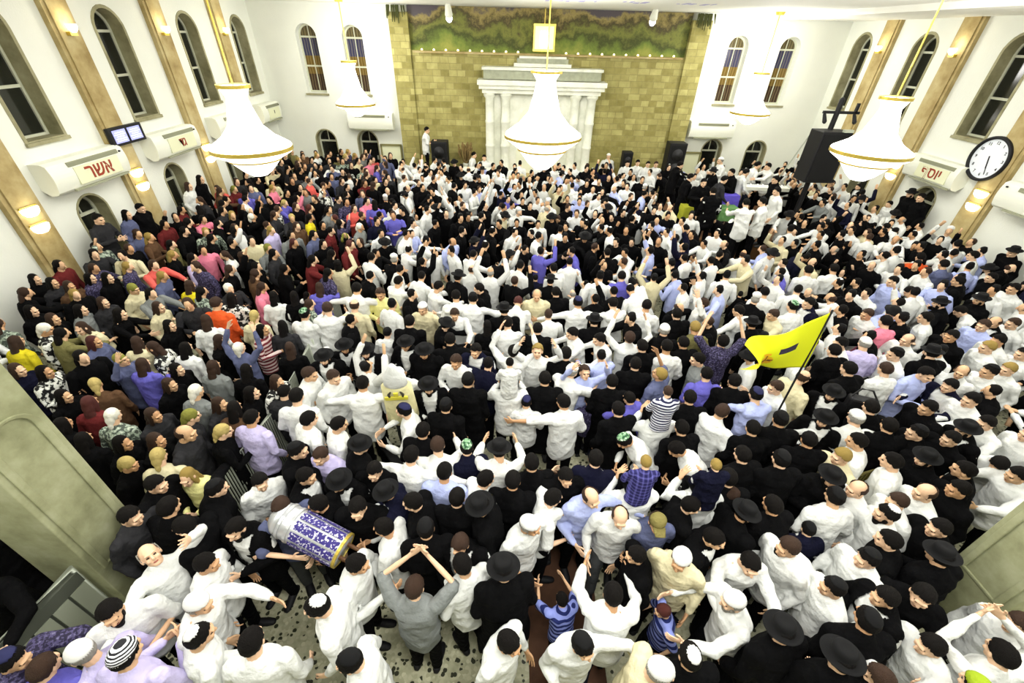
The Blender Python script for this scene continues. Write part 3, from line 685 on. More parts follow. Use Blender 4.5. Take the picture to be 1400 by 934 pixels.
# ------------------------------------------------------------------ people: poses, bodies, clothes
PIV = 0.95
POSES = {  # lean forward, head pitch, head yaw, left (elbow, wrist), right (elbow, wrist) in the upright body, feet, what the arms do
    'st': (3, 12, 0, ((-.25, -.03, 1.14), (-.23, .12, .92)), ((.25, -.03, 1.14), (.23, .12, .92)), 0, ''),
    'cl': (4, 10, 0, ((-.27, .06, 1.14), (-.055, .30, 1.20)), ((.27, .06, 1.14), (.055, .30, 1.20)), 0, 'hands together'),
    'up': (0, -12, 0, ((-.33, .08, 1.58), (-.24, .18, 1.84)), ((.33, .08, 1.58), (.24, .18, 1.84)), 0, 'arms up'),
    'cs': (2, 15, 0, ((-.32, .14, 1.54), (-.07, .26, 1.74)), ((.32, .14, 1.54), (.07, .26, 1.74)), 0, 'hands joined overhead'),
    'fi': (0, -6, 10, ((-.25, .0, 1.13), (-.15, .22, 1.08)), ((.30, .16, 1.48), (.20, .24, 1.74)), 0, 'one arm raised'),
    're': (8, 10, 0, ((-.26, .24, 1.28), (-.20, .48, 1.30)), ((.26, .24, 1.28), (.20, .48, 1.30)), 1, 'reaching out'),
    'wi': (5, 14, 0, ((-.45, .06, 1.30), (-.66, .16, 1.20)), ((.45, .06, 1.30), (.66, .16, 1.20)), 0, 'arms spread wide'),
    'be': (32, 16, 0, ((-.27, .12, 1.14), (-.09, .32, 1.10)), ((.27, .12, 1.14), (.09, .32, 1.10)), 1, 'bending forward'),
    'ca': (3, 8, -18, ((-.29, .14, 1.16), (-.10, .36, 1.12)), ((.29, .14, 1.20), (.08, .36, 1.24)), 0, 'hugging a scroll'),
    'lb': (-8, -26, 0, ((-.36, .10, 1.56), (-.24, .30, 1.72)), ((.40, .12, 1.26), (.58, .30, 1.32)), 0, 'face turned up'),
    'wk': (6, 12, 8, ((-.26, -.08, 1.15), (-.25, .04, .92)), ((.26, .06, 1.15), (.22, .26, 1.02)), 1, 'stepping'),
    'ho': (2, 8, 0, ((-.28, .12, 1.18), (-.13, .22, 1.42)), ((.28, .12, 1.18), (.13, .22, 1.42)), 0, 'carrying a child'),
    'ri': (2, 14, 0, ((-.24, .10, 1.12), (-.10, .26, 1.06)), ((.24, .10, 1.12), (.10, .26, 1.06)), 2, 'riding on shoulders'),
    'oo': (4, 12, 20, ((-.44, .04, 1.34), (-.60, .20, 1.22)), ((.25, .0, 1.13), (.14, .24, 1.04)), 0, 'one arm held out'),
}
def lean_m(pose):
    a = R_(POSES[pose][0])
    return Matrix.Translation((0, 0, PIV)) @ Matrix.Rotation(-a, 4, 'X') @ Matrix.Translation((0, 0, -PIV))
def head_m(pose):
    p = POSES[pose]
    return lean_m(pose) @ Matrix.Translation((0, .02, 1.50)) @ Matrix.Rotation(R_(p[2]), 4, 'Z') @ Matrix.Rotation(-R_(p[1]), 4, 'X') @ Matrix.Translation((0, .01, .095)) @ Matrix.Scale(.90, 4)
def legs(mb, step, grow=0.0, low=.09):
    for s in (-1, 1):
        if step == 2: mb.tube([(s*.088, 0, .88), (s*.15, .30, .90), (s*.15, .36, .84), (s*.14, .33, .44)], [.085+grow, .066+grow, .06+grow, .042+grow*1.2], 10); continue
        fy = (.16 if s > 0 else -.12) if step else 0
        mb.tube([(s*.088, 0, .90), (s*.095, .02+fy*.55, .50), (s*.10, -.01+fy, low)], [.088+grow, .06+grow*1.1, .042+grow*1.2], 10)
def hand(mb, w, d, s):
    """palm, four fingers, thumb; w wrist, d forearm direction, s -1 left / +1 right"""
    w = Vector(w); d = Vector(d).normalized(); side = Vector((0, 0, 1)) if abs(d.z) < .75 else Vector((0, 1, 0))
    side = (side-d*side.dot(d)).normalized(); nrm = d.cross(side)*(1 if s > 0 else -1)
    if nrm.x*s > 0: nrm = -nrm
    mb.tube([w-d*.02, w+d*.03, w+d*.085], [(.026, .018), (.040, .015), (.040, .013)], 10, ref=side)
    for k, (o, L) in enumerate(((-.033, .060), (-.011, .074), (.011, .080), (.033, .072))):
        b = w+d*.085+side*o; dirn = (d+side*o*5+nrm*.10).normalized()
        p1 = b+dirn*L*.5; p2 = p1+(dirn+nrm*.45).normalized()*L*.5
        mb.tube([b-d*.01, p1, p2], [.0092, .0088, .0075], 7)
    b = w+d*.025+side*.034; q = (d*.6+side*.75+nrm*.25).normalized()
    mb.tube([b, b+q*.035, b+q*.035+(d+side*.2+nrm*.3).normalized()*.03], [.012, .0105, .009], 7)
def arms(mb, pose, Lm, grow, upto=1.0, body=False):
    p = POSES[pose]
    for s, (e, w) in ((-1, p[3]), (1, p[4])):
        S = Lm @ Vector((s*.175, 0, 1.385)); E = Lm @ Vector(e); W = Lm @ Vector(w)
        if upto < .5: mb.tube([S, S.lerp(E, .5), S.lerp(E, .92)], [.062+grow, .054+grow, .058+grow], 10)
        else: mb.tube([S, S.lerp(E, .55), E, E.lerp(W, .5), E.lerp(W, upto)], [.058+grow, .048+grow, .041+grow, .037+grow*.9, .028+grow*.8], 10)
        if body: hand(mb, W, W-E, s)
TORSO = [(.80, .155, .108), (.92, .162, .116), (1.08, .148, .108), (1.24, .168, .12), (1.36, .172, .112), (1.42, .13, .09), (1.465, .07, .066)]
def torso(mb, Lm, grow, zlo, flare=0.0, loose=False):
    pts = []; rad = []
    for z, rx, ry in TORSO:
        if z < zlo-.001: continue
        pts.append(Vector((0, -.005, z))); rad.append((rx+grow, ry+grow))
    if zlo < .79: pts.insert(0, Vector((0, 0, zlo))); rad.insert(0, (.165+grow+flare, .125+grow+flare))
    if loose:
        rad = [(rx+(.022 if p.z < 1.15 else .012), ry+(.024 if p.z < 1.15 else .012)) if p.z < 1.38 else (rx, ry) for p, (rx, ry) in zip(pts, rad)]
    pts = [Lm @ p if p.z > .9 else p for p in pts]
    mb.tube(pts, rad, 18)
    for s in (-1, 1): mb.ell(Lm @ Vector((s*.165, 0, 1.385)), (.062+grow, .062+grow, .058+grow), 10, 7)
def head_parts(mb, M):
    for c, r in (((0, -.015, .025), (.076, .097, .098)), ((0, .022, -.03), (.062, .076, .088)), ((0, .066, -.092), (.034, .03, .026)), ((0, .04, -.075), (.05, .05, .035)),
                 ((0, .084, .032), (.054, .018, .013)), ((-.036, .074, -.03), (.022, .018, .022)), ((.036, .074, -.03), (.022, .018, .022)), ((0, .09, -.062), (.025, .012, .011)),
                 ((-.078, -.008, -.012), (.011, .024, .034)), ((.078, -.008, -.012), (.011, .024, .034))):
        mb.ell(M @ Vector(c), r, 12, 9, M=M.to_3x3())
    mb.tube([M @ Vector((0, .088, .022)), M @ Vector((0, .112, -.022)), M @ Vector((0, .10, -.034))], [.009, .014, .013], 7)
BODY = {}; GARM = {}
def wrinkle(me, amp, seed):
    n = len(me.vertices); co = np.empty(n*3); me.vertices.foreach_get('co', co); co = co.reshape(-1, 3)
    no = np.empty(n*3); me.vertices.foreach_get('normal', no); no = no.reshape(-1, 3)
    r = np.random.RandomState(seed); d = np.zeros(n)
    for k in range(7):
        f = r.uniform(12, 46); v = r.normal(size=3); v /= np.linalg.norm(v); ph = r.uniform(0, 6.3)
        w = co@v*f+ph+1.2*np.sin(co@r.normal(size=3)*9); d += (1-2*np.abs(np.sin(w*.5)))*(16/f)
    co += no*(d*amp/3)[:, None]; me.vertices.foreach_set('co', co.ravel()); me.update()
def body(pose):
    if pose in BODY: return BODY[pose]
    Lm = lean_m(pose); mb = MB(); torso(mb, Lm, -.02, .80); legs(mb, POSES[pose][5], -.012, .07); arms(mb, pose, Lm, -.012, 1.0, True)
    M = head_m(pose); mb.tube([Lm @ Vector((0, -.015, 1.40)), Lm @ Vector((0, .0, 1.48)), M @ Vector((0, -.01, -.04))], [.062, .054, .056], 12)
    head_parts(mb, M)
    me = remeshed(mb, 'body_'+pose, .0065, 1, .45)
    for m in (skin_ms[0], eye_m, lip_m): me.materials.append(m)
    Mi = M.inverted(); n = len(me.polygons); ce = np.array([p.center[:] for p in me.polygons]); A = np.array(Mi)
    h = ce@A[:3, :3].T+A[:3, 3]; idx = np.zeros(n, dtype=np.int32); fr = h[:, 1] > .05
    for sx in (-1, 1): idx[fr & (((h[:, 0]-sx*.030)/.014)**2+((h[:, 2]-.004)/.008)**2 < 1)] = 1
    idx[fr & ((h[:, 0]/.022)**2+((h[:, 2]+.062)/.008)**2 < 1)] = 2
    me.polygons.foreach_set('material_index', idx); BODY[pose] = me; return me
def garment(kind, pose):
    k = (kind, pose)
    if k in GARM: return GARM[k]
    Lm = lean_m(pose); mb = MB(); st = POSES[pose][5]; vox = .013
    if kind == 'trousers':
        legs(mb, st, .012, .075); mb.tube([(0, 0, .80), (0, 0, .92), (0, 0, 1.0)], [(.15, .108), (.168, .122), (.158, .114)], 16)
    elif kind == 'shorts':
        for s in (-1, 1):
            fy = (.16 if s > 0 else -.12) if st else 0
            mb.tube([(s*.088, 0, .90), (s*.095, .02+fy*.5, .52)], [.10, .085], 10)
        mb.tube([(0, 0, .80), (0, 0, .92), (0, 0, 1.0)], [(.15, .108), (.168, .122), (.158, .114)], 16)
    elif kind == 'skirt':
        mb.tube([(0, 0, .22), (0, 0, .55), (0, 0, .82), (0, 0, 1.0)], [(.24, .22), (.20, .18), (.17, .13), (.145, .105)], 20)
    elif kind == 'shirt_long': torso(mb, Lm, .014, .74, -.01, True); arms(mb, pose, Lm, .017, .93)
    elif kind == 'shirt_short': torso(mb, Lm, .014, .74, -.01, True); arms(mb, pose, Lm, .018, .4)
    elif kind == 'jacket': torso(mb, Lm, .032, .68, .0, True); arms(mb, pose, Lm, .026, .95)
    elif kind == 'coat': torso(mb, Lm, .034, .42, .05, True); arms(mb, pose, Lm, .028, .96)
    me = remeshed(mb, kind, vox, 3)
    wrinkle(me, .016 if kind != 'trousers' else .007, len(GARM)+3)
    bm = bmesh.new(); bm.from_mesh(me); Li = lean_m(pose).inverted()
    if kind in ('jacket',):   # open front showing the shirt
        kill = []
        for f in bm.faces:
            c = Li @ f.calc_center_median()
            if c.y > .02 and .80 < c.z < 1.47 and abs(c.x) < .018+.085*max(0, (c.z-.95)/.5): kill.append(f)
        bmesh.ops.delete(bm, geom=kill, context='FACES')
    bm.to_mesh(me); bm.free()
    GARM[k] = me; return me
def shoes_mesh(step):
    k = ('shoes', step)
    if k in GARM: return GARM[k]
    mb = MB()
    for s in (-1, 1):
        if step == 2: mb.tube([(s*.14, .30, .38), (s*.14, .36, .39), (s*.145, .50, .36)], [(.04, .045), (.042, .05), (.036, .026)], 10); continue
        fy = (.16 if s > 0 else -.12) if step else 0
        mb.tube([(s*.10, -.06+fy, .05), (s*.10, .02+fy, .055), (s*.105, .12+fy, .038), (s*.107, .18+fy, .032)], [(.038, .045), (.042, .05), (.046, .034), (.036, .026)], 10)
    me = mb.mesh('shoes', [black_plastic], True); GARM[k] = me; return me
HEADM = {}
def headgear(kind):
    """mesh in the head's own frame"""
    if kind in HEADM: return HEADM[kind]
    mb = MB(); n = 24
    def shell(fn, z0, z1, rings=9, grow=.008, seed=0, rough=.003):
        """skin-tight cap over the skull ellipsoid wherever fn(dir) allows"""
        r_ = random.Random(seed); bm = bmesh.new(); bmesh.ops.create_icosphere(bm, subdivisions=4, radius=1.0)
        kill = [f for f in bm.faces if not fn(f.calc_center_median())]; bmesh.ops.delete(bm, geom=kill, context='FACES')
        for v in bm.verts:
            j = 1+r_.uniform(-1, 1)*rough*6; d = v.co.copy()
            v.co = Vector((d.x*(.076+grow)*j, -.015+d.y*(.097+grow)*j, .025+d.z*(.098+grow)*j))
        bmesh.ops.solidify(bm, geom=bm.faces[:], thickness=-.008)
        me = bpy.data.meshes.new(kind); bmesh.ops.recalc_face_normals(bm, faces=bm.faces); bm.to_mesh(me); bm.free()
        me.polygons.foreach_set('use_smooth', [True]*len(me.polygons)); return me
    me = None
    if kind == 'hair': me = shell(lambda d: d.z > (-.62 if d.y < -.35 else -.62+.55*min(1, (d.y+.35)/.3) if d.y < .2 else -.05+.6*min(1, (d.y-.2)/.5)) and not (d.y > .6 and d.z < .55), 0, 0, grow=.005, seed=2, rough=.006)
    elif kind == 'fringe': me = shell(lambda d: -.6 < d.z < .42 and d.y < .25, 0, 0, grow=.004, seed=4, rough=.006)
    elif kind == 'skullcap': me = shell(lambda d: d.dot(Vector((0, -.45, .89))) > .66, 0, 0, grow=.011)
    elif kind == 'small_cap': me = shell(lambda d: d.dot(Vector((0, -.5, .866))) > .80, 0, 0, grow=.011)
    elif kind == 'big_cap': me = shell(lambda d: d.dot(Vector((0, -.25, .97))) > .30, 0, 0, grow=.010)
    elif kind == 'beard':
        for c, r in (((0, .05, -.10), (.056, .055, .045)), ((0, .07, -.135), (.04, .035, .05)), ((-.058, .02, -.06), (.014, .035, .05)), ((.058, .02, -.06), (.014, .035, .05)), ((0, .095, -.048), (.03, .01, .007))): mb.ell(c, r, 12, 8)
    elif kind == 'fedora':
        M = Matrix.Rotation(R_(6), 3, 'X')
        mb.lathe([(.080, .048), (.138, .044), (.150, .052), (.153, .057), (.138, .050), (.090, .060), (.088, .10), (.084, .135), (.068, .152), (.036, .146), (.0, .138)], 28, c=(0, -.012, 0), M=M)
    elif kind == 'cap':
        me0 = None
        mb.lathe([(.086, .03), (.09, .06), (.082, .105), (.05, .13), (.0, .138)], 20, c=(0, -.012, 0)); mb.tube([(0, .06, .05), (0, .16, .04)], [(.07, .006), (.055, .005)], 12)
    elif kind == 'long_hair':
        for c, r in (((0, -.03, .03), (.088, .10, .105)), ((0, -.07, -.06), (.088, .055, .13)), ((0, -.08, -.18), (.09, .045, .13)), ((-.07, .0, -.06), (.022, .045, .13)), ((.07, .0, -.06), (.022, .045, .13))): mb.ell(c, r, 14, 10)
    elif kind == 'headscarf':
        for c, r in (((0, -.02, .035), (.09, .102, .102)), ((0, -.085, -.03), (.062, .05, .075)), ((0, -.10, -.11), (.035, .03, .07))): mb.ell(c, r, 14, 10)
    if me is None:
        if kind in ('long_hair', 'headscarf', 'beard'):
            me = remeshed(mb, kind, .008, 2); wrinkle(me, .004, 5)
        else: me = mb.mesh(kind, [], True)
    if not me.materials: me.materials.append(black_plastic)
    HEADM[kind] = me; return me

CLOTH = {k: cloth(n, *c) for k, n, c in (
    ('w', 'white_cotton', (216, 218, 214)), ('b', 'light_blue_cotton', (172, 182, 226)), ('v', 'blue_violet_cotton', (96, 92, 176)), ('g', 'grey_cotton', (120, 124, 122)), ('t', 'cream_cotton', (206, 198, 162)),
    ('K', 'black_wool', (9, 9, 10)), ('n', 'navy_wool', (18, 19, 36)), ('y', 'yellow_cotton', (206, 190, 40)), ('o', 'orange_cotton', (206, 84, 40)), ('r', 'dark_red_cotton', (96, 36, 36)),
    ('p', 'pink_cotton', (222, 128, 150)), ('l', 'lilac_cotton', (190, 182, 220)), ('e', 'olive_cotton', (110, 106, 66)), ('B', 'bright_blue_cotton', (40, 60, 140)), ('G', 'grey_blue_cotton', (86, 92, 122)),
    ('m', 'pale_yellow_cotton', (226, 222, 150)), ('x', 'charcoal_cotton', (44, 44, 46)), ('q', 'brown_cotton', (84, 62, 44)), ('R', 'pale_red_cotton', (214, 96, 88)))}
def _pat(c1, c2, c3, sc):
    return lambda nt, tc: ramp(nt, noise(nt, tc, sc, 3), [(0.38, c1), (0.5, c2), (0.62, c3)], True)
def _stripes(c1, c2, sc):
    return lambda nt, tc: ramp(nt, wave(nt, tc, sc, 'Z'), [(0.0, c1), (0.5, c2)], True)
def _plaid(c1, c2, sc):
    def f(nt, tc):
        a = ramp(nt, wave(nt, tc, sc, 'Z'), [(0, c1), (.72, c2)], True); b = ramp(nt, wave(nt, tc, sc, 'X'), [(0, c1), (.72, c2)], True)
        return mixc(nt, .5, a, b)
    return f
CLOTH['f'] = ramp_mat('grey_green_patterned_cotton', _pat(rgb(70, 78, 70), rgb(150, 164, 146), rgb(196, 204, 188), 26))
CLOTH['F'] = ramp_mat('black_white_print_cotton', _pat(rgb(24, 24, 24), rgb(214, 216, 206), rgb(236, 236, 230), 16))
CLOTH['d'] = ramp_mat('dark_blue_patterned_cotton', _pat(rgb(34, 30, 52), rgb(70, 64, 98), rgb(104, 100, 130), 44))
CLOTH['s'] = ramp_mat('navy_white_striped_cotton', _stripes(rgb(28, 30, 66), rgb(216, 218, 226), 5.2))
CLOTH['S'] = ramp_mat('red_white_striped_cotton', _stripes(rgb(110, 36, 46), rgb(210, 190, 184), 4.6))
CLOTH['P'] = ramp_mat('navy_plaid_cotton', _plaid(rgb(30, 28, 80), rgb(92, 90, 160), 4.6))
CLOTH['D'] = ramp_mat('blue_striped_jersey', _stripes(rgb(26, 36, 92), rgb(132, 144, 210), 3.2))
TOPN = {'w': 'white shirt', 'b': 'light blue shirt', 'v': 'blue-violet top', 'g': 'grey shirt', 't': 'cream shirt', 'K': 'black coat', 'k': 'open black jacket', 'n': 'navy jacket', 'y': 'yellow top',
        'o': 'orange top', 'r': 'dark red top', 'p': 'pink top', 'l': 'lilac top', 'e': 'olive top', 'B': 'bright blue top', 'G': 'grey-blue top', 'm': 'pale yellow shirt', 'x': 'charcoal top', 'q': 'brown top', 'R': 'pale red top',
        'f': 'grey-green patterned dress', 'F': 'black-white print top', 'd': 'dark blue patterned shirt', 's': 'navy-striped shirt', 'S': 'red-striped top', 'P': 'navy plaid shirt', 'D': 'blue striped jersey', 'W': 'short-sleeved white shirt'}
hair_dark = mat('dark_hair', rgb(14, 11, 9), .7, bump=.6, bscale=160, spec=.12); hair_brown = mat('brown_hair', rgb(52, 34, 22), .6, bump=.6, bscale=160, spec=.25)
hair_grey = mat('grey_hair', rgb(150, 146, 136), .7, bump=.6, bscale=160); hair_blond = mat('blond_hair', rgb(150, 126, 62), .6, bump=.6, bscale=160); hair_red = mat('red_brown_hair', rgb(74, 30, 24), .6, bump=.6, bscale=160)
cap_white = mat('white_crochet', rgb(240, 240, 236), .9, bump=.6, bscale=260); cap_black = mat('black_velvet', rgb(8, 8, 9), .95); cap_navy = mat('navy_velvet', rgb(34, 36, 72), .9)
cap_pat = ramp_mat('black_white_knit', lambda nt, tc: ramp(nt, wave(nt, tc, 16, 'Z', 1.0), [(0, rgb(30, 30, 34)), (.5, rgb(222, 222, 226))], True)); cap_green = ramp_mat('green_white_knit', _pat(rgb(40, 78, 50), rgb(120, 160, 120), rgb(220, 228, 216), 26))
sc_y = cloth('yellow_scarf', 172, 154, 96); sc_o = cloth('olive_scarf', 122, 122, 58); sc_w = cloth('white_scarf', 222, 220, 206); felt = mat('black_felt', rgb(8, 8, 9), .95)
# head code: (list of (part name, mesh kind, material, label)), words, female
HEADS = {'h': ([('hair', 'hair', hair_dark)], 'short dark hair', 0), 'H': ([('hair', 'hair', hair_brown)], 'brown hair', 0), 'Y': ([('hair', 'hair', hair_blond)], 'blond hair', 0), 'Z': ([('hair', 'hair', hair_red)], 'reddish hair', 0),
         'B': ([('hair', 'hair', hair_dark), ('skullcap', 'skullcap', cap_black)], 'black skullcap', 0), 'c': ([('hair', 'hair', hair_dark), ('skullcap', 'small_cap', cap_white)], 'small white skullcap', 0),
         'C': ([('hair', 'fringe', hair_grey), ('skullcap', 'big_cap', cap_white)], 'large white skullcap', 0), 'N': ([('hair', 'hair', hair_dark), ('skullcap', 'skullcap', cap_navy)], 'navy skullcap', 0),
         'G': ([('hair', 'hair', hair_dark), ('skullcap', 'skullcap', cap_green)], 'green-white skullcap', 0), 'X': ([('hair', 'hair', hair_dark), ('skullcap', 'big_cap', cap_pat)], 'striped knitted skullcap', 0),
         'F': ([('hair', 'fringe', hair_dark), ('hat', 'fedora', felt)], 'black brimmed hat', 0), 'g': ([('hair', 'fringe', hair_grey)], 'balding grey head', 0), 'A': ([('hair', 'fringe', hair_brown)], 'bald dark-sided head', 0),
         'V': ([('hair', 'fringe', hair_brown), ('cap', 'cap', cloth('olive_cap', 120, 112, 66))], 'olive peaked cap', 0), 'e': ([('hair', 'hair', hair_dark), ('skullcap', 'big_cap', cloth('lime_cap', 140, 160, 40))], 'lime green skullcap', 0),
         'l': ([('hair', 'long_hair', hair_dark)], 'long dark hair', 1), 'L': ([('hair', 'long_hair', hair_brown)], 'long brown hair', 1), 'M': ([('hair', 'long_hair', hair_blond)], 'long blond hair', 1), 'R': ([('hair', 'long_hair', hair_red)], 'long reddish hair', 1),
         'S': ([('headscarf', 'headscarf', sc_y)], 'yellow headscarf', 1), 'O': ([('headscarf', 'headscarf', sc_o)], 'olive headscarf', 1), 'Q': ([('headscarf', 'headscarf', sc_w)], 'white headscarf', 1)}
trouser_m = [cloth('black_trousers', 10, 10, 12), cloth('dark_navy_trousers', 28, 30, 44), cloth('grey_trousers', 70, 72, 72)]
DIRS = {'N': 0, 'NE': -45, 'E': -90, 'SE': -135, 'S': 180, 'SW': 135, 'W': 90, 'NW': 45}
def facing_words(yaw):
    a = (yaw+360) % 360
    return 'from behind' if a < 50 or a > 310 else 'facing camera' if 130 <= a <= 230 else 'facing left' if a < 180 else 'facing right'
def put(name, me, parent, m, M=None, slot=True):
    o = bpy.data.objects.new(name, me); COL.objects.link(o); o.parent = parent
    if M is not None: o.matrix_local = M
    if m is not None: o.material_slots[0].link = 'OBJECT'; o.material_slots[0].material = m
    return o
def sleeve(kind, pose): return garment(kind, pose)
for k_ in ('trousers', 'shorts', 'skirt', 'shirt_long', 'shirt_short', 'jacket', 'coat'): pass
def ensure_slot(me):
    if not me.materials: me.materials.append(black_plastic)
    return me
PEOPLE = []
def person(pos, yaw, scale, top, head, pose, skin=0, extra=None):
    parts, hw, fem = HEADS[head]
    o = bpy.data.objects.new('person', body(pose)); COL.objects.link(o)
    o.location = pos; o.rotation_euler = (0, 0, R_(yaw)); s = PS*scale*(.95 if fem else 1)
    o.scale = (s*(.94 if fem else 1.06), s*(1 if fem else 1.03), s)
    o.material_slots[0].link = 'OBJECT'; o.material_slots[0].material = skin_ms[skin]
    M = head_m(pose)
    for p in parts: put(p[0], headgear(p[1]), o, p[2], M)
    if extra == 'beard' or (head == 'F' and rnd.random() < .6): put('beard', headgear('beard'), o, hair_grey if head in 'gC' else hair_dark, M)
    if fem:
        put('blouse', ensure_slot(garment('shirt_long', pose)), o, CLOTH[top if top != 'k' else 'K']); put('skirt', ensure_slot(garment('skirt', 'st')), o, CLOTH['f'] if top == 'f' else CLOTH['K'])
    else:
        tm = trouser_m[0 if rnd.random() < .7 else 1 if rnd.random() < .6 else 2]
        if top in 'kn':
            put('shirt', ensure_slot(garment('shirt_long', pose)), o, CLOTH['w']); put('jacket', ensure_slot(garment('jacket', pose)), o, CLOTH['K' if top == 'k' else 'n'])
        elif top == 'K': put('coat', ensure_slot(garment('coat', pose)), o, CLOTH['K'])
        elif top == 'W': put('shirt', ensure_slot(garment('shirt_short', pose)), o, CLOTH['w'])
        elif top in 'gvdDsSG': put('shirt', ensure_slot(garment('shirt_short', pose)), o, CLOTH[top])
        else: put('shirt', ensure_slot(garment('shirt_long', pose)), o, CLOTH[top])
        put('trousers', ensure_slot(garment('trousers', pose)), o, tm)
    put('shoes', shoes_mesh(POSES[pose][5]), o, None)
    words = 'person in '+TOPN[top] if scale > .86 else 'child in '+TOPN[top]
    desc = words+' and '+hw+', '+facing_words(yaw)+(', '+POSES[pose][6] if POSES[pose][6] else '')
    o['category'] = 'person'; o['group'] = 'people crowding the hall floor'
    PEOPLE.append((o, desc, (pos[0], pos[1])))
    return o
def spot(px, py, yaw, scale, pose, base=0.0):
    """floor position of a person whose head centre shows at photo pixel (px, py)"""
    scale = scale*PS; h = head_m(pose) @ Vector((0, 0, 0)); z = h.z*scale+base
    p = at_z(px, py, z); q = Matrix.Rotation(R_(yaw), 3, 'Z') @ Vector((h.x*scale, h.y*scale, 0))
    return (float(p[0]-q.x), float(p[1]-q.y), base)

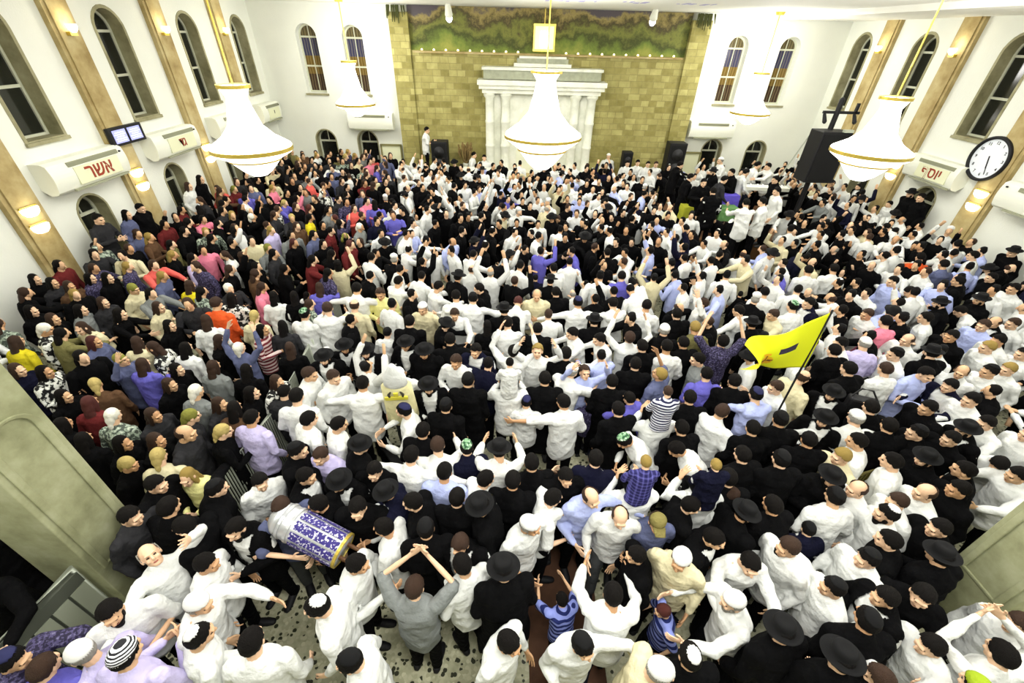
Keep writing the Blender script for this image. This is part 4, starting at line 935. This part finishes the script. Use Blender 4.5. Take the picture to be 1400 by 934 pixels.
# every person who can be told apart in the nearer half of the hall:
# head centre in the photograph, top, head, facing, pose, size, extra
FOLK = '''
152 838 W h SE cl 1 beard|169 892 l X N cl 1.04|115 895 l C W st 1|18 903 d N E re 1|-42 800 K h SE re 1|-30 740 K H E st 1|62 912 v H N st .97
275 824 w C E re 1|273 863 w c NE st 1|345 877 w h N st 1|434 830 w c W st 1|478 905 w B W st 1|489 772 w h E cl 1|538 714 w h W cl 1|567 803 g H N cs 1|676 772 K F N st 1.03
623 742 k H S cl .97|640 762 w h NW st .97|696 880 w h SE st 1|802 880 w B S oo 1|768 820 D h N re .68|833 816 w h N re 1|906 836 D Z W wk .72|1003 824 w C W re 1 beard|940 897 K c N st 1|905 918 t C E st 1
1070 862 K F N st 1.04|1150 897 K F N st 1.03|1139 804 w B W st 1|1188 767 w B W st 1|1208 808 k h W cl 1|1247 798 K h SW re 1|1350 890 w h N cs 1|1295 900 w h W re 1|1326 926 w e N st .97|1392 853 w H W st 1|1190 918 w H NW cl 1
212 753 w g SE lb 1|281 778 w h E st 1|328 721 k h S cl 1 beard|286 678 K B NE wi 1|240 718 K h W st 1|356 659 w h SE st .95|384 690 G H SE ca 1|477 655 k F S st 1 beard|530 672 n F W cl 1|604 652 b h N st 1|592 712 K B N st 1
652 688 K F W st 1.03|672 660 w h NE cl 1|709 712 W C SE oo 1|752 680 W h E oo 1|806 676 b A S oo 1|838 702 w A S wk 1|901 714 G V S st 1|932 758 t C SW st 1|1019 708 K F E st 1 beard|1016 759 w h S re 1|1000 688 w H E be 1
1072 738 w H W st 1|1094 764 w c W be 1|1110 718 n B N st .8|1135 684 w B N st 1|1170 669 w A W st 1|1216 716 w c W st 1 beard|1227 687 w H W st 1|1250 664 w A W st 1|1282 722 K h W cl 1|1256 752 K F N st 1|1390 650 w h W re 1|1330 690 K h W st 1
1185 850 K B N st 1|1060 700 K h N st 1|970 735 k h SE st 1|1225 745 K h NW st 1
110 550 r R N st 1|145 566 f Q N st 1|127 520 q S NW st 1|84 536 K l E st 1|58 503 F l E cl 1|187 490 v L N cl 1|207 562 x L E st 1|222 626 t S N st 1|168 640 K S E st 1|258 566 x O NE st 1|288 586 K S NE cl 1|252 604 x A E st 1|117 590 K l N st 1
92 568 K l N st 1|238 650 m M S cl 1|195 610 K L E st 1|205 660 K h E st 1|165 600 K l E st 1|230 520 K L E st 1|300 545 x L E st 1|318 555 q l N st 1|270 530 g Q N st 1|372 520 F L E st 1|345 530 K l E st 1|388 535 x h N st .9
339 570 l h N st 1|406 542 w h N st 1|425 574 w h NE st 1|452 516 w H SE st 1|428 512 w H E cl 1|460 586 w h NE st 1|496 525 w h N wi 1.02|478 612 K F NE st 1|443 622 l H S st .97|545 514 w C S st 1|552 562 w N W ca 1|586 528 k F S cl 1 beard|584 594 K h N st 1
545 632 w h N wi 1|602 606 w H N re 1|629 614 n G N st .95|640 520 K B N st 1.04|723 548 W N N st .84|770 550 W h N oo 1|746 518 K h N st 1|783 508 W C NE re 1|806 545 d h N st .72|798 514 b H S up .95|678 630 w F N re 1|814 628 n h N st 1
895 510 G Y NW fi 1|855 603 w G W be 1|922 612 w h W be 1|968 510 v h N st 1|985 562 W H NE st 1|1033 540 b N N re 1|1098 516 t A E st 1|1060 530 w H W st 1|1138 538 k F SW st 1|1174 572 w C N wi 1|1186 613 w h NW st 1|1214 630 w h NW st 1|1132 575 k F SW cl 1
1067 628 K B N st 1.03|1062 578 K B N st 1.03|1147 625 t Y W st 1|1137 650 K F S cl 1|1210 505 w H N st 1|1258 506 b h S cl 1|1306 506 W A SW st 1|1298 528 n h W re 1|1352 508 w B W st 1|1328 548 w h W st 1|1378 505 w Y W st 1|1372 470 w h W st 1
1268 558 K h W st 1|1240 590 K B W cl 1|1300 600 K h W st 1|1272 630 K F W st 1|1310 640 K h NW st 1|1360 590 w h W re 1|1395 590 w h W st 1|1352 622 w h SW be 1|1215 580 K h N cl 1|1330 590 k F W st 1|1192 560 K h N st 1|1100 600 K h N st 1|1040 585 K h N st 1|1010 620 K h N st 1
985 655 K h N st 1|955 690 K h E st 1|735 640 K h N st 1|700 650 K h N st 1|770 660 K h S st 1|845 560 K h N st 1|830 520 K h N st 1|860 545 v h NW re .9|945 545 K h N st 1|940 590 K h N st 1|875 500 K h N st 1|1000 520 K h N st 1|610 555 K B N st 1
560 690 K h W st 1|505 690 K h S st 1|415 650 k h E st 1|440 685 K h W st 1|420 620 K B E st 1|515 650 K h S st 1|630 680 K h N st 1|875 760 K h W st .92|250 690 K h N st 1|190 690 x h E st 1
45 377 K l E st 1|72 382 x l E st 1|95 384 q L E st 1|116 378 d l E st 1|145 375 K l E st 1|180 390 t O E st 1|22 460 y L N st 1|58 444 F Q NE st 1|110 443 t L S st 1|126 462 G R E cl 1|185 462 t L N cl 1|168 488 G O E fi 1|105 420 g l E st 1|160 425 K l E re 1|205 470 F L W st 1
20 500 n L E st 1|40 420 K l E st 1|75 430 K L E st 1|135 410 x L E st 1|230 440 K l E st 1|215 415 t L E st 1|280 432 w L N st 1|252 470 w l N st 1|296 415 o H N st 1|258 385 y L N st 1|315 402 F l N cl 1|347 428 t S N st 1|374 400 w l N st 1|357 445 S l E cl 1|325 470 G Q N up 1
290 495 g L N st 1|240 500 K l E st 1|300 460 K L E st 1|335 500 K l N st 1|395 470 K L N st 1|385 440 x l N st 1|400 400 K l N st 1|417 430 w G N cl 1|448 422 w H N re 1.02|488 395 w h N wi 1.03|520 402 m H S cl 1|545 385 w h NE re 1|436 388 v L N re 1|485 418 t A N st 1
470 475 k F S cl 1 beard|445 488 k F S st 1 beard|500 480 k F S cl 1|530 455 w B N st .85|578 422 t C S st 1|600 392 w h NE re 1|622 430 w H S re 1|555 470 k F S cl 1|590 480 K F S st 1|560 440 K h N st 1|610 470 K h N wi 1|645 408 w B N wi 1|625 405 w h N st 1
708 414 w Z N be 1|734 404 t g S st 1|692 440 w h N cl 1|735 450 K h N st 1|690 425 K F N st 1|790 414 w N N wi 1|668 440 K l N st 1|655 395 K h W st 1|705 480 w h N up 1|732 480 w Y S up 1|698 497 w c N ho 1|650 480 n h S cl 1|620 490 w H S cl 1|785 455 w h W re 1
810 440 K F N st 1|760 400 K h N st 1|775 485 K h N st 1|850 378 v h N st 1|838 415 w h N re 1|884 418 w h N st 1|908 452 k C N st 1|905 472 w h N st 1.02|880 470 K h N st 1|950 448 e Y N st 1|988 466 d h N up 1.03|1012 428 w h NW wi 1|858 465 w H N up 1|830 465 w h W re 1
925 430 K h N st 1|960 415 w H W up 1|930 470 K h N st 1|955 495 g h W st 1|1025 440 K F N st 1|1060 430 t H W re 1|1080 420 w G N st 1|1045 400 w h N st 1|1105 415 n h W st 1|1150 470 w h W st 1|1160 505 K h N st 1.03|1140 480 K h N st 1|1180 470 l C N st 1
1230 490 w B W st 1|1240 465 w A W cl 1|1280 485 K F N st 1.02|1265 435 w h NW st 1|1320 430 w h NW be 1|1285 415 K F NW wi 1|1210 440 p h N st 1|1185 430 w H W st 1|1245 400 w h NW be 1|1220 385 b h W st 1|1340 410 K F W st 1|1360 440 k A W st 1|1345 445 b H W st 1
1375 440 w H W st 1|1350 475 w Y W st 1|1390 480 w h W st 1|1385 395 w h W st 1|1300 460 K h W st 1|1258 352 o h N st 1|1290 362 G h N st 1|1330 350 w h NW st 1|1385 345 K F W st 1.05|1355 380 K h W st 1|1310 385 K h NW st 1|1105 370 w h N st 1|1140 368 w h N st 1
'''
RIDERS = '''
697 497 w h N .62|914 537 s H N .66|884 634 P Y N .66|980 638 n Y N .62
'''
def ground_folk():
    for tok in FOLK.replace('\n', '|').split('|'):
        p = tok.split()
        if len(p) < 7: continue
        px, py, top, head, d, pose, sc = float(p[0]), float(p[1]), p[2], p[3], DIRS[p[4]], p[5], float(p[6])
        yield px, py, top, head, d+rnd.uniform(-14, 14), pose, sc*(rnd.uniform(.975, 1.025)), p[7] if len(p) > 7 else None
TAKEN = []
SPECS = [];
for px, py, top, head, yaw, pose, sc, ex in ground_folk():
    if pose == 'ho': continue
    SPECS.append([list(spot(px, py, yaw, sc, pose)), yaw, sc, top, head, pose, rnd.choice((0, 0, 0, 1, 1, 2)), ex])
PILLARS = ((-4.26, -3.74, 1.92, 2.44), (4.52, 5.05, 1.72, 2.24))
for it in range(12):                   # nobody stands inside a neighbour or a pillar
    for i, a in enumerate(SPECS):
        for b in SPECS[i+1:]:
            dx, dy = b[0][0]-a[0][0], b[0][1]-a[0][1]; d = math.hypot(dx, dy); need = .33*min(a[2], b[2])
            if 1e-6 < d < need:
                k = (need-d)*.25/d; a[0][0] -= dx*k; a[0][1] -= dy*k; b[0][0] += dx*k; b[0][1] += dy*k
    for a in SPECS:
        for x0, x1, y0, y1 in PILLARS:
            m = .34; x, y = a[0][0], a[0][1]
            if x0-m < x < x1+m and y0-m < y < y1+m:
                e = min((x-(x0-m), 0), ((x1+m)-x, 1), (y-(y0-m), 2), ((y1+m)-y, 3))
                if e[1] == 0: a[0][0] = x0-m
                elif e[1] == 1: a[0][0] = x1+m
                elif e[1] == 2: a[0][1] = y0-m
                else: a[0][1] = y1+m
for pos, yaw, sc, top, head, pose, sk, ex in SPECS:
    person(tuple(pos), yaw, sc, top, head, pose, sk, ex); TAKEN.append(tuple(pos))
# children riding on shoulders, with the men who carry them
for tok in RIDERS.replace('\n', '|').split('|'):
    p = tok.split()
    if len(p) < 6: continue
    px, py, top, head, yaw, s = float(p[0]), float(p[1]), p[2], p[3], DIRS[p[4]], float(p[5])
    zr = PS*(1.50-.80*s); q = at_z(px, py, zr+PS*1.60*s); pos = (float(q[0]), float(q[1])-.02, zr)
    person(pos, yaw, s, top, head, 'ri', 0)
    cp = (pos[0], pos[1]+.05, 0); person(cp, yaw, 1.02, 'w', 'h', 'ho', 1); TAKEN.append(cp)
# people standing on the low steps along the side walls
for (px, py, X, top, head, d, pose) in ((125, 294, -8.3, 'x', 'h', 'E', 'cl'), (166, 288, -8.25, 'G', 'l', 'E', 'st'), (187, 284, -8.2, 'K', 'h', 'E', 'st'), (252, 250, -8.25, 'w', 'L', 'E', 'st'), (268, 240, -8.2, 'K', 'l', 'E', 'st'), (1250, 264, 10.6, 'K', 'F', 'W', 'st'), (1266, 266, 10.6, 'K', 'h', 'W', 'st'), (1213, 290, 10.3, 'w', 'h', 'W', 'st'), (1166, 277, 10.55, 'k', 'h', 'W', 'st')):
    q = CAMP+(CR*(px-700)/FOC+CU*(467-py)/FOC+CF)*(X/(CR*(px-700)/FOC+CU*(467-py)/FOC+CF)[0]); pos = (X, float(q[1]), .28); sc = max(.85, min(1.08, (float(q[2])-.28)/1.455))
    person(pos, DIRS[d], sc, top, head, pose, 0); TAKEN.append(pos)
BLOCK = []
# singers and players on and before the stage
q = at_y(580, 173, 16.45); person((float(q[0]), 16.45, .78), -80, 1.0, 'W', 'h', 'cl', 0)
for (px, py, top, head, d, pose) in ((648, 212, 'w', 'h', 'E', 'st'), (662, 216, 'w', 'h', 'S', 'st'), (832, 214, 'w', 'C', 'S', 'st'), (858, 224, 'w', 'h', 'S', 'cl'), (872, 223, 'w', 'B', 'S', 'st'), (886, 225, 'w', 'h', 'S', 'cl'), (897, 225, 'w', 'H', 'S', 'st'),
        (1020, 236, 'w', 'h', 'E', 'wk'), (1036, 226, 'w', 'h', 'E', 'st'), (1050, 228, 'w', 'h', 'W', 're'), (985, 220, 'w', 'C', 'W', 'cl'), (930, 226, 'k', 'h', 'E', 're'), (944, 243, 'K', 'h', 'E', 'st'), (962, 250, 'K', 'B', 'S', 'cl'), (990, 246, 'x', 'h', 'E', 'wk'), (975, 262, 'k', 'h', 'N', 'st'), (1062, 262, 'w', 'h', 'W', 'st'), (1020, 278, 'w', 'h', 'N', 're'), (1042, 276, 'w', 'B', 'NW', 'st'), (1060, 246, 'K', 'h', 'W', 'st'), (1000, 236, 'K', 'h', 'W', 'cl'), (975, 235, 'K', 'F', 'W', 'st')):
    pos = spot(px, py, DIRS[d], 1.0, pose, RB if px > 915 else 0.0); person(pos, DIRS[d], 1.0, top, head, pose, 0); TAKEN.append(pos); BLOCK.append((pos[0]*.975, pos[1]-.5, .5))

# ------------------------------------------------------------------ the rest of the crowd
WOMEN_TOPS = 'K'*40+'x'*14+'q'*5+'g'*5+'w'*8+'F'*4+'t'*5+'f'*4+'d'*6+'p'*3+'R'*2+'y'+'r'*4+'e'*4+'v'*2+'l'*2+'G'*4
MEN_TOPS = 'w'*33+'K'*36+'k'*12+'b'*6+'n'*3+'g'*2+'t'*4+'W'*6+'v'
WOMEN_HEADS = 'l'*50+'L'*24+'R'*4+'M'*5+'S'*3+'O'*2+'Q'*5
MEN_HEADS = 'h'*36+'H'*10+'B'*30+'c'*8+'C'*5+'F'*9+'A'*5+'g'*3
def women_side(x, y): return x < -2.75-.09*max(0, y-4)
BLOCK += [(-2.63, 16.55, .6), (5.87, 16.55, .6), (8.05, 12.0, .5), (-4.0, 2.18, .55), (4.78, 1.98, .55)]
for o in list(COL.objects):
    if o.get('category') in ('table', 'keyboard'): BLOCK.append((o.location.x, o.location.y, .62)); BLOCK.append((o.location.x*.985, o.location.y-.3, .3))
def free(x, y, gap):
    if any((x-a)**2+(y-b)**2 < gap*gap for a, b, _ in TAKEN): return False
    if any((x-a)**2+(y-b)**2 < g*g for a, b, g in BLOCK): return False
    if -3.45 < x < -2.75 and 2.4 < y < 7.1 and abs(x+3.07) < .22: return False
    if rx0-.2 < x < rx1+.2 and ry0-.28 < y < ry1+.2: return False
    if not (XL+.5 < x < XR-.65): return False
    if x < 4.0 and y < 4.3 and x > -2.8: return False
    if x < -2.8 and (y < 2.75 or (x > -3.6 and y < 2.6)): return False
    if x >= 4.0 and y < (2.75 if x < 5.6 else 2.0): return False
    back = 15.6 if -1.2 < x < 9.6 else 16.6
    if -4.1 < x < 6.4: back = min(back, 15.75)
    return y < back
cand = []
for _ in range(60000):
    x, y = rnd.uniform(XL+.3, XR-.3), rnd.uniform(1.4, 16.7)
    if y < 5.2 and x > 2.5 and rnd.random() < .4: continue
    gap = .41
    if free(x, y, gap): TAKEN.append((x, y, 0)); cand.append((x, y))
cand.sort(key=lambda p: p[0]**2*.35+p[1]**2)
def choose(x, y):
    w = women_side(x, y)
    top = rnd.choice(WOMEN_TOPS if w else MEN_TOPS); head = rnd.choice(WOMEN_HEADS if w else MEN_HEADS)
    if not w and y < 4.6 and x > 2.6: top = rnd.choice('KKKKkww'); head = rnd.choice('FhhhBB')
    if w and y > 8 and rnd.random() < .12: head = rnd.choice('hH')
    a = math.degrees(math.atan2(8.5-y, 1.0-x))-90
    yaw = a+rnd.uniform(-50, 50) if rnd.random() < .75 else rnd.uniform(-180, 180)
    pose = rnd.choice(('st', 'st', 'st', 'cl', 'cl', 're', 'wk', 'fi') if w else ('st', 'st', 'cl', 'cl', 're', 'be', 'up', 'wk', 'st', 'cl', 're', 'oo', 'fi', 'wk'))
    sc = rnd.uniform(.94, 1.04) if rnd.random() > .07 else rnd.uniform(.66, .82)
    return top, head, yaw, pose, sc
n_more = max(0, 300-len(PEOPLE))
for (x, y) in cand[:n_more]:
    top, head, yaw, pose, sc = choose(x, y); person((x, y, 0), yaw, sc, top, head, pose, rnd.choice((0, 0, 0, 1, 1, 2)))
# beyond the three hundred largest: one dense mass of simpler figures
PAL = []; PALI = {}
def pal(m):
    if m.name not in PALI: PALI[m.name] = len(PAL); PAL.append(m)
    return PALI[m.name]
LOWP = {}
def low_figure(pose, fem, jacket):
    """verts, faces, slot names of a light figure in the given pose"""
    k = (pose, fem, jacket)
    if k in LOWP: return LOWP[k]
    mb = MB(); Lm = lean_m(pose); p = POSES[pose]; g = .03 if jacket else .012
    mb.tube([(0, 0, .05), (0, 0, .45), (0, 0, .86)], [(.22, .20), (.19, .16), (.165, .12)] if fem else [(.13, .085), (.15, .09), (.165, .115)], 8, mi=1)
    mb.tube([Lm @ Vector((0, 0, z)) for z in (.80, 1.05, 1.30, 1.40, 1.47)], [(.17+g, .12+g), (.15+g, .11+g), (.185+g, .122+g), (.19+g, .10+g), (.07, .06)], 10, mi=0)
    for s, (e, w) in ((-1, p[3]), (1, p[4])):
        S, E, W = Lm @ Vector((s*.18, 0, 1.38)), Lm @ Vector(e), Lm @ Vector(w)
        mb.tube([S, E, E.lerp(W, .85)], [.07+g*.5, .054+g*.5, .042+g*.5], 6, mi=0); mb.tube([W, W+(W-E).normalized()*.14], [(.034, .018), (.036, .014)], 6, mi=2)
    M = head_m(pose); mb.tube([Lm @ Vector((0, 0, 1.42)), M @ Vector((0, 0, -.05))], [.055, .055], 6, mi=2, cap=False)
    mb.ell(M @ Vector((0, .005, 0)), (.072, .092, .112), 8, 7, M=M.to_3x3(), mi=2); mb.tube([M @ Vector((0, .09, .02)), M @ Vector((0, .108, -.025))], [.012, .016], 5, mi=2)
    LOWP[k] = mb; return mb
HAIRLOW = {}
def low_hair(head):
    if head in HAIRLOW: return HAIRLOW[head]
    parts, w, fem = HEADS[head]; mb = MB(); ms = []
    for p in parts:
        mi = len(ms); ms.append(p[2])
        if p[1] in ('hair', 'fringe'): mb.ell((0, -.022, .03 if p[1] == 'hair' else -.005), (.084, .094, .10 if p[1] == 'hair' else .072), 8, 6, mi=mi)
        elif p[1] in ('skullcap', 'small_cap', 'big_cap'): q = {'skullcap': (.07, .075, .05), 'small_cap': (.05, .055, .04), 'big_cap': (.09, .10, .07)}[p[1]]; mb.ell((0, -.035, .092), q, 8, 5, mi=mi)
        elif p[1] == 'fedora': mb.lathe([(.09, .05), (.172, .05), (.176, .06), (.098, .066), (.09, .14), (.05, .165)], 10, mi=mi)
        elif p[1] == 'cap': mb.ell((0, -.01, .06), (.092, .10, .08), 8, 5, mi=mi)
        elif p[1] == 'long_hair': mb.ell((0, -.03, .025), (.09, .098, .105), 8, 6, mi=mi); mb.ell((0, -.075, -.11), (.09, .05, .17), 8, 6, mi=mi)
        else: mb.ell((0, -.025, .03), (.092, .10, .10), 8, 6, mi=mi); mb.ell((0, -.09, -.06), (.05, .05, .09), 8, 5, mi=mi)
    HAIRLOW[head] = (mb, ms); return HAIRLOW[head]
AV, AF, AM = [], [], []; nv = 0
for (x, y) in cand[n_more:]:
    top, head, yaw, pose, sc = choose(x, y); parts, w, fem = HEADS[head]
    mb = low_figure(pose, fem, top in 'kKn'); hb, hm = low_hair(head); M = head_m(pose)
    T = Matrix.Translation((x, y, 0)) @ Matrix.Rotation(R_(yaw), 4, 'Z') @ Matrix.Scale(sc*PS, 4); A = np.array(T); H = np.array(T @ M)
    cm = CLOTH['K' if top in 'kK' else 'n' if top == 'n' else 'w' if top == 'W' else top]
    mp = [pal(cm), pal(trouser_m[0]) if not (top == 'f') else pal(CLOTH['f']), pal(skin_ms[rnd.choice((0, 0, 1, 1, 2))])]
    for src, TM, mm in ((mb, A, mp), (hb, H, [pal(q) for q in hm])):
        V = np.array(src.v)@TM[:3, :3].T+TM[:3, 3]; AV.append(V); AF += [tuple(i+nv for i in f) for f in src.f]; AM += [mm[i] for i in src.m]; nv += len(V)
me = bpy.data.meshes.new('crowd'); me.from_pydata(np.concatenate(AV).tolist(), [], AF)
for m in PAL: me.materials.append(m)
me.polygons.foreach_set('material_index', AM); me.polygons.foreach_set('use_smooth', [True]*len(AM))
bm = bmesh.new(); bm.from_mesh(me); bmesh.ops.recalc_face_normals(bm, faces=bm.faces); bm.to_mesh(me); bm.free()
crowd = bpy.data.objects.new('crowd', me); COL.objects.link(crowd)
tag(crowd, 'dense mass of standing people filling the back half of the hall to the stage', 'crowd', kind='stuff')

# ------------------------------------------------------------------ scrolls, flag, small things held
silver = mat('silver', rgb(196, 198, 200), .35, metal=.6); violet = mat('violet_embroidery', rgb(70, 58, 150), .85)
p = at_z(425, 733, 1.30); a = Vector(at_z(392, 712, 1.38)); b = Vector(at_z(468, 752, 1.22)); ax = (b-a); L = ax.length; ax.normalize()
up = Vector((0, 0, 1)); up = (up-ax*up.dot(ax)).normalized(); sd = up.cross(ax)
t = empty('torah_scroll', tuple((a+b)/2)); Q = Matrix((sd, up, ax)).transposed().to_4x4(); t.matrix_world = Matrix.Translation((a+b)/2) @ Q
t.scale = (1.12, 1.12, 1.05)
tag(t, 'torah scroll in a silver and violet striped case carried tilted by a bearded man', 'torah scroll')
mb = MB(); mb.lathe([(.125, -L/2), (.135, -L/2+.02), (.135, L/2-.02), (.125, L/2)], 28); mb.build('case', silver, t, True)
mb = MB()
for k in range(10):
    aa = 2*PI*k/10; mb.tube([(.137*math.cos(aa), .137*math.sin(aa), -L/2+.14), (.137*math.cos(aa), .137*math.sin(aa), L/2-.03)], [(.034, .004), (.034, .004)], 6, ref=(-math.sin(aa), math.cos(aa), 0))
mb.build('violet_bands', ramp_mat('violet_white_embroidery', lambda nt, tc: ramp(nt, noise(nt, tc, 55, 2), [(.50, rgb(54, 46, 112)), (.58, rgb(186, 184, 200))], True)), t)
mb = MB(); mb.lathe([(.135, 0), (.125, .05), (.085, .10), (.03, .125)], 24, M=Matrix.Rotation(PI, 3, 'X'), c=(0, 0, -L/2)); mb.build('dome_cap', silver, t, True)
for z, r in ((-L/2+.10, .142), (-L/2+.02, .142), (L/2-.01, .14)): mb = MB(); mb.lathe([(r-.012, z-.015), (r, z-.012), (r, z+.012), (r-.012, z+.015)], 28, close=True); mb.build('ring', gold if z > 0 else silver, t)
for s in (-1, 1):
    for e in (-1, 1): mb = MB(); mb.tube([(s*.055, 0, e*L/2), (s*.055, 0, e*(L/2+.13))], [.018, .014], 8); mb.build('roller', wood_m, t, True)
# white mantle torah
p = at_z(548, 545, 1.35); t = empty('torah_scroll', (p[0], p[1], 1.02), R_(10)); t.rotation_euler = (R_(10), 0, R_(6)); tag(t, 'torah scroll in a white and gold mantle hugged by the man in a navy skullcap', 'torah scroll')
mant = cloth('ivory_velvet', 214, 208, 160)
mb = MB(); mb.tube([(0, 0, 0), (0, 0, .3), (0, 0, .66), (0, 0, .72)], [(.20, .12), (.19, .115), (.175, .10), (.12, .06)], 24); mb.build('mantle', mant, t, True)
mb = MB(); mb.tube([(0, 0, .70), (0, 0, .82), (0, 0, 1.0)], [(.14, .09), (.13, .08), (.04, .03)], 16); mb.build('white_cover', CLOTH['w'], t, True)
for x in (-.075, .075): mb = MB(); mb.tube([(x, -.112, .585), (x*1.1, -.11, .62), (x*.75, -.106, .66)], [.012, .016, .010], 7); mb.build('lion_emblem', dark_ink, t)
mb = MB(); mb.box((0, -.113, .56), (.26, .02, .05)); mb.box((0, -.108, .615), (.05, .02, .07)); mb.build('crest', mat('gold_thread', rgb(214, 204, 70), .6), t)
for s in (-1, 1): mb = MB(); mb.tube([(s*.09, 0, -.12), (s*.09, 0, .02)], [.018, .018], 8); mb.build('roller', wood_m, t, True)
# flag
ft = Vector(at_z(1137, 427, 2.80)); t = empty('flag', (ft.x, ft.y, 0)); tag(t, 'bright yellow flag with a navy bar and orange crest above the crowd', 'flag')
mb = MB(); mb.tube([(0, 0, 1.0), (0, 0, 2.82)], [.011, .011], 8); mb.build('pole', black_plastic, t, True)
NU, NV = 40, 28; vs = []; fs = []; mi = []
for i in range(NU+1):
    u = i/NU
    for j in range(NV+1):
        v = j/NV                       # v = 0 top edge, 1 bottom edge
        drop = .72*u*(1-.78*v)*(1-.2*u)
        x = -.78*u*(1-.04*v-.13*math.sin(PI*v)*u)+.03*math.sin(7*u+2*v); z = 2.80-.72*v*(1-.10*u)-drop*.78+.05*u
        y = -.03*u+.075*math.sin(9.5*u+1.6*v)*u*(1.1-.4*v)-.13*math.sin(PI*v)*u
        vs.append((x, y, z))
for i in range(NU):
    for j in range(NV):
        a0 = i*(NV+1)+j; fs.append((a0, a0+1, a0+NV+2, a0+NV+1)); u, v = (i+.5)/NU, (j+.5)/NV; m_ = 0
        if .30 < u < .52 and .36 < v < .50: m_ = 1
        e = ((u-.70)/.16)**2+((v-.72)/.18)**2
        if e < 1: m_ = 2
        if e < .9 and (abs(v-.74-.3*(u-.70)) < .03 or abs(u-.68) < .014): m_ = 3
        if .62 < u < .78 and .48 < v < .53: m_ = 2
        mi.append(m_)
mb = MB(); mb.v = vs; mb.f = fs; mb.m = mi
o = mb.build('flag_cloth', [mat('yellow_flag_cloth', rgb(222, 228, 30), .75), mat('navy_print', rgb(52, 46, 66), .8), mat('orange_print', rgb(230, 176, 30), .8), mat('red_brown_print', rgb(120, 70, 30), .8)], t, True)
sdm = o.modifiers.new('thickness', 'SOLIDIFY'); sdm.thickness = .004
# black bag on a back, paper sheets, phone, trumpet of a shofar are left to the people holding them
p = at_z(1174, 552, 1.28); t = empty('shoulder_bag', (p[0], p[1]-.03, 1.28), R_(-20)); tag(t, 'square black bag hanging behind the man with the large white skullcap', 'bag')
mb = MB(); mb.box((0, 0, 0), (.32, .14, .24)); mb.build('body', black_plastic, t, bevel=.03)
mb = MB(); mb.tube([(-.15, 0, .1), (-.06, .05, .22), (.06, .05, .22), (.15, 0, .1)], [.012]*4, 6); mb.build('strap', black_plastic, t)

# ------------------------------------------------------------------ labels that single each person out
MARKS = [('yellow flag', (3.2, 3.7)), ('striped torah', tuple(at_z(425, 733, 1.3)[:2])), ('white torah', tuple(at_z(548, 545, 1.35)[:2])), ('left column', (-4.0, 2.2)), ('right column', (4.8, 2.0)),
         ('front barrier', (-3.05, 3.2)), ('wall clock', (XR, CKY)), ('wall screen', (XL, 10.2)), ('central chandelier', (.74, 11.66)), ('left chandelier', (-4.5, 7.9)), ('right chandelier', (6.85, 8.8)),
         ('speaker tower', (8.05, 12)), ('black rail', (-1.6, 3.8)), ('white keyboard', (7.2, 13.5)), ('brown runner', (.64, 2.5)), ('slatted barrier', (-3.9, 1.5))]
ORDW = ['', 'second ', 'third ', 'fourth ', 'fifth ', 'sixth ', 'seventh ', 'eighth ', 'ninth ', 'tenth ', 'eleventh ', 'twelfth ']
byd = {}
for o, d, xy in PEOPLE: byd.setdefault(d, []).append((o, xy))
for d, L in byd.items():
    used = set()
    for o, xy in L:
        best = None
        for nm, m in MARKS:
            dist = math.hypot(xy[0]-m[0], xy[1]-m[1])
            rank = sorted(math.hypot(q[0]-m[0], q[1]-m[1]) for _, q in L).index(dist)
            if (nm, rank) in used: continue
            s = rank*1.2+dist*.35
            if best is None or s < best[0]: best = (s, nm, rank)
        _, nm, rank = best; used.add((nm, rank))
        lab = d+', '+ORDW[min(rank, 11)]+'nearest '+nm
        if len(lab.split()) > 16: lab = lab.replace('short-sleeved white shirt', 'white shirt').replace('grey-green patterned dress', 'patterned dress').replace('dark blue patterned shirt', 'dark patterned shirt')
        if len(lab.split()) > 16: lab = lab.replace('open black jacket', 'black jacket').replace('balding grey head', 'grey hair')
        o['label'] = lab
        if len(lab.split()) > 16: o['label'] = lab = lab.replace(', from behind', '').replace(', facing camera', '').replace(', facing left', '').replace(', facing right', '')
        if len(lab.split()) > 16: print('LONG', lab)
# ------------------------------------------------------------------ to metres
for o in list(COL.objects):
    if o.parent is None:
        o.location = o.location*WORLD_SCALE
        if o.type != 'CAMERA': o.scale = o.scale*WORLD_SCALE
        if o.type == 'LIGHT': o.data.energy *= WORLD_SCALE**2
    elif o.type == 'LIGHT': o.data.energy *= WORLD_SCALE**2
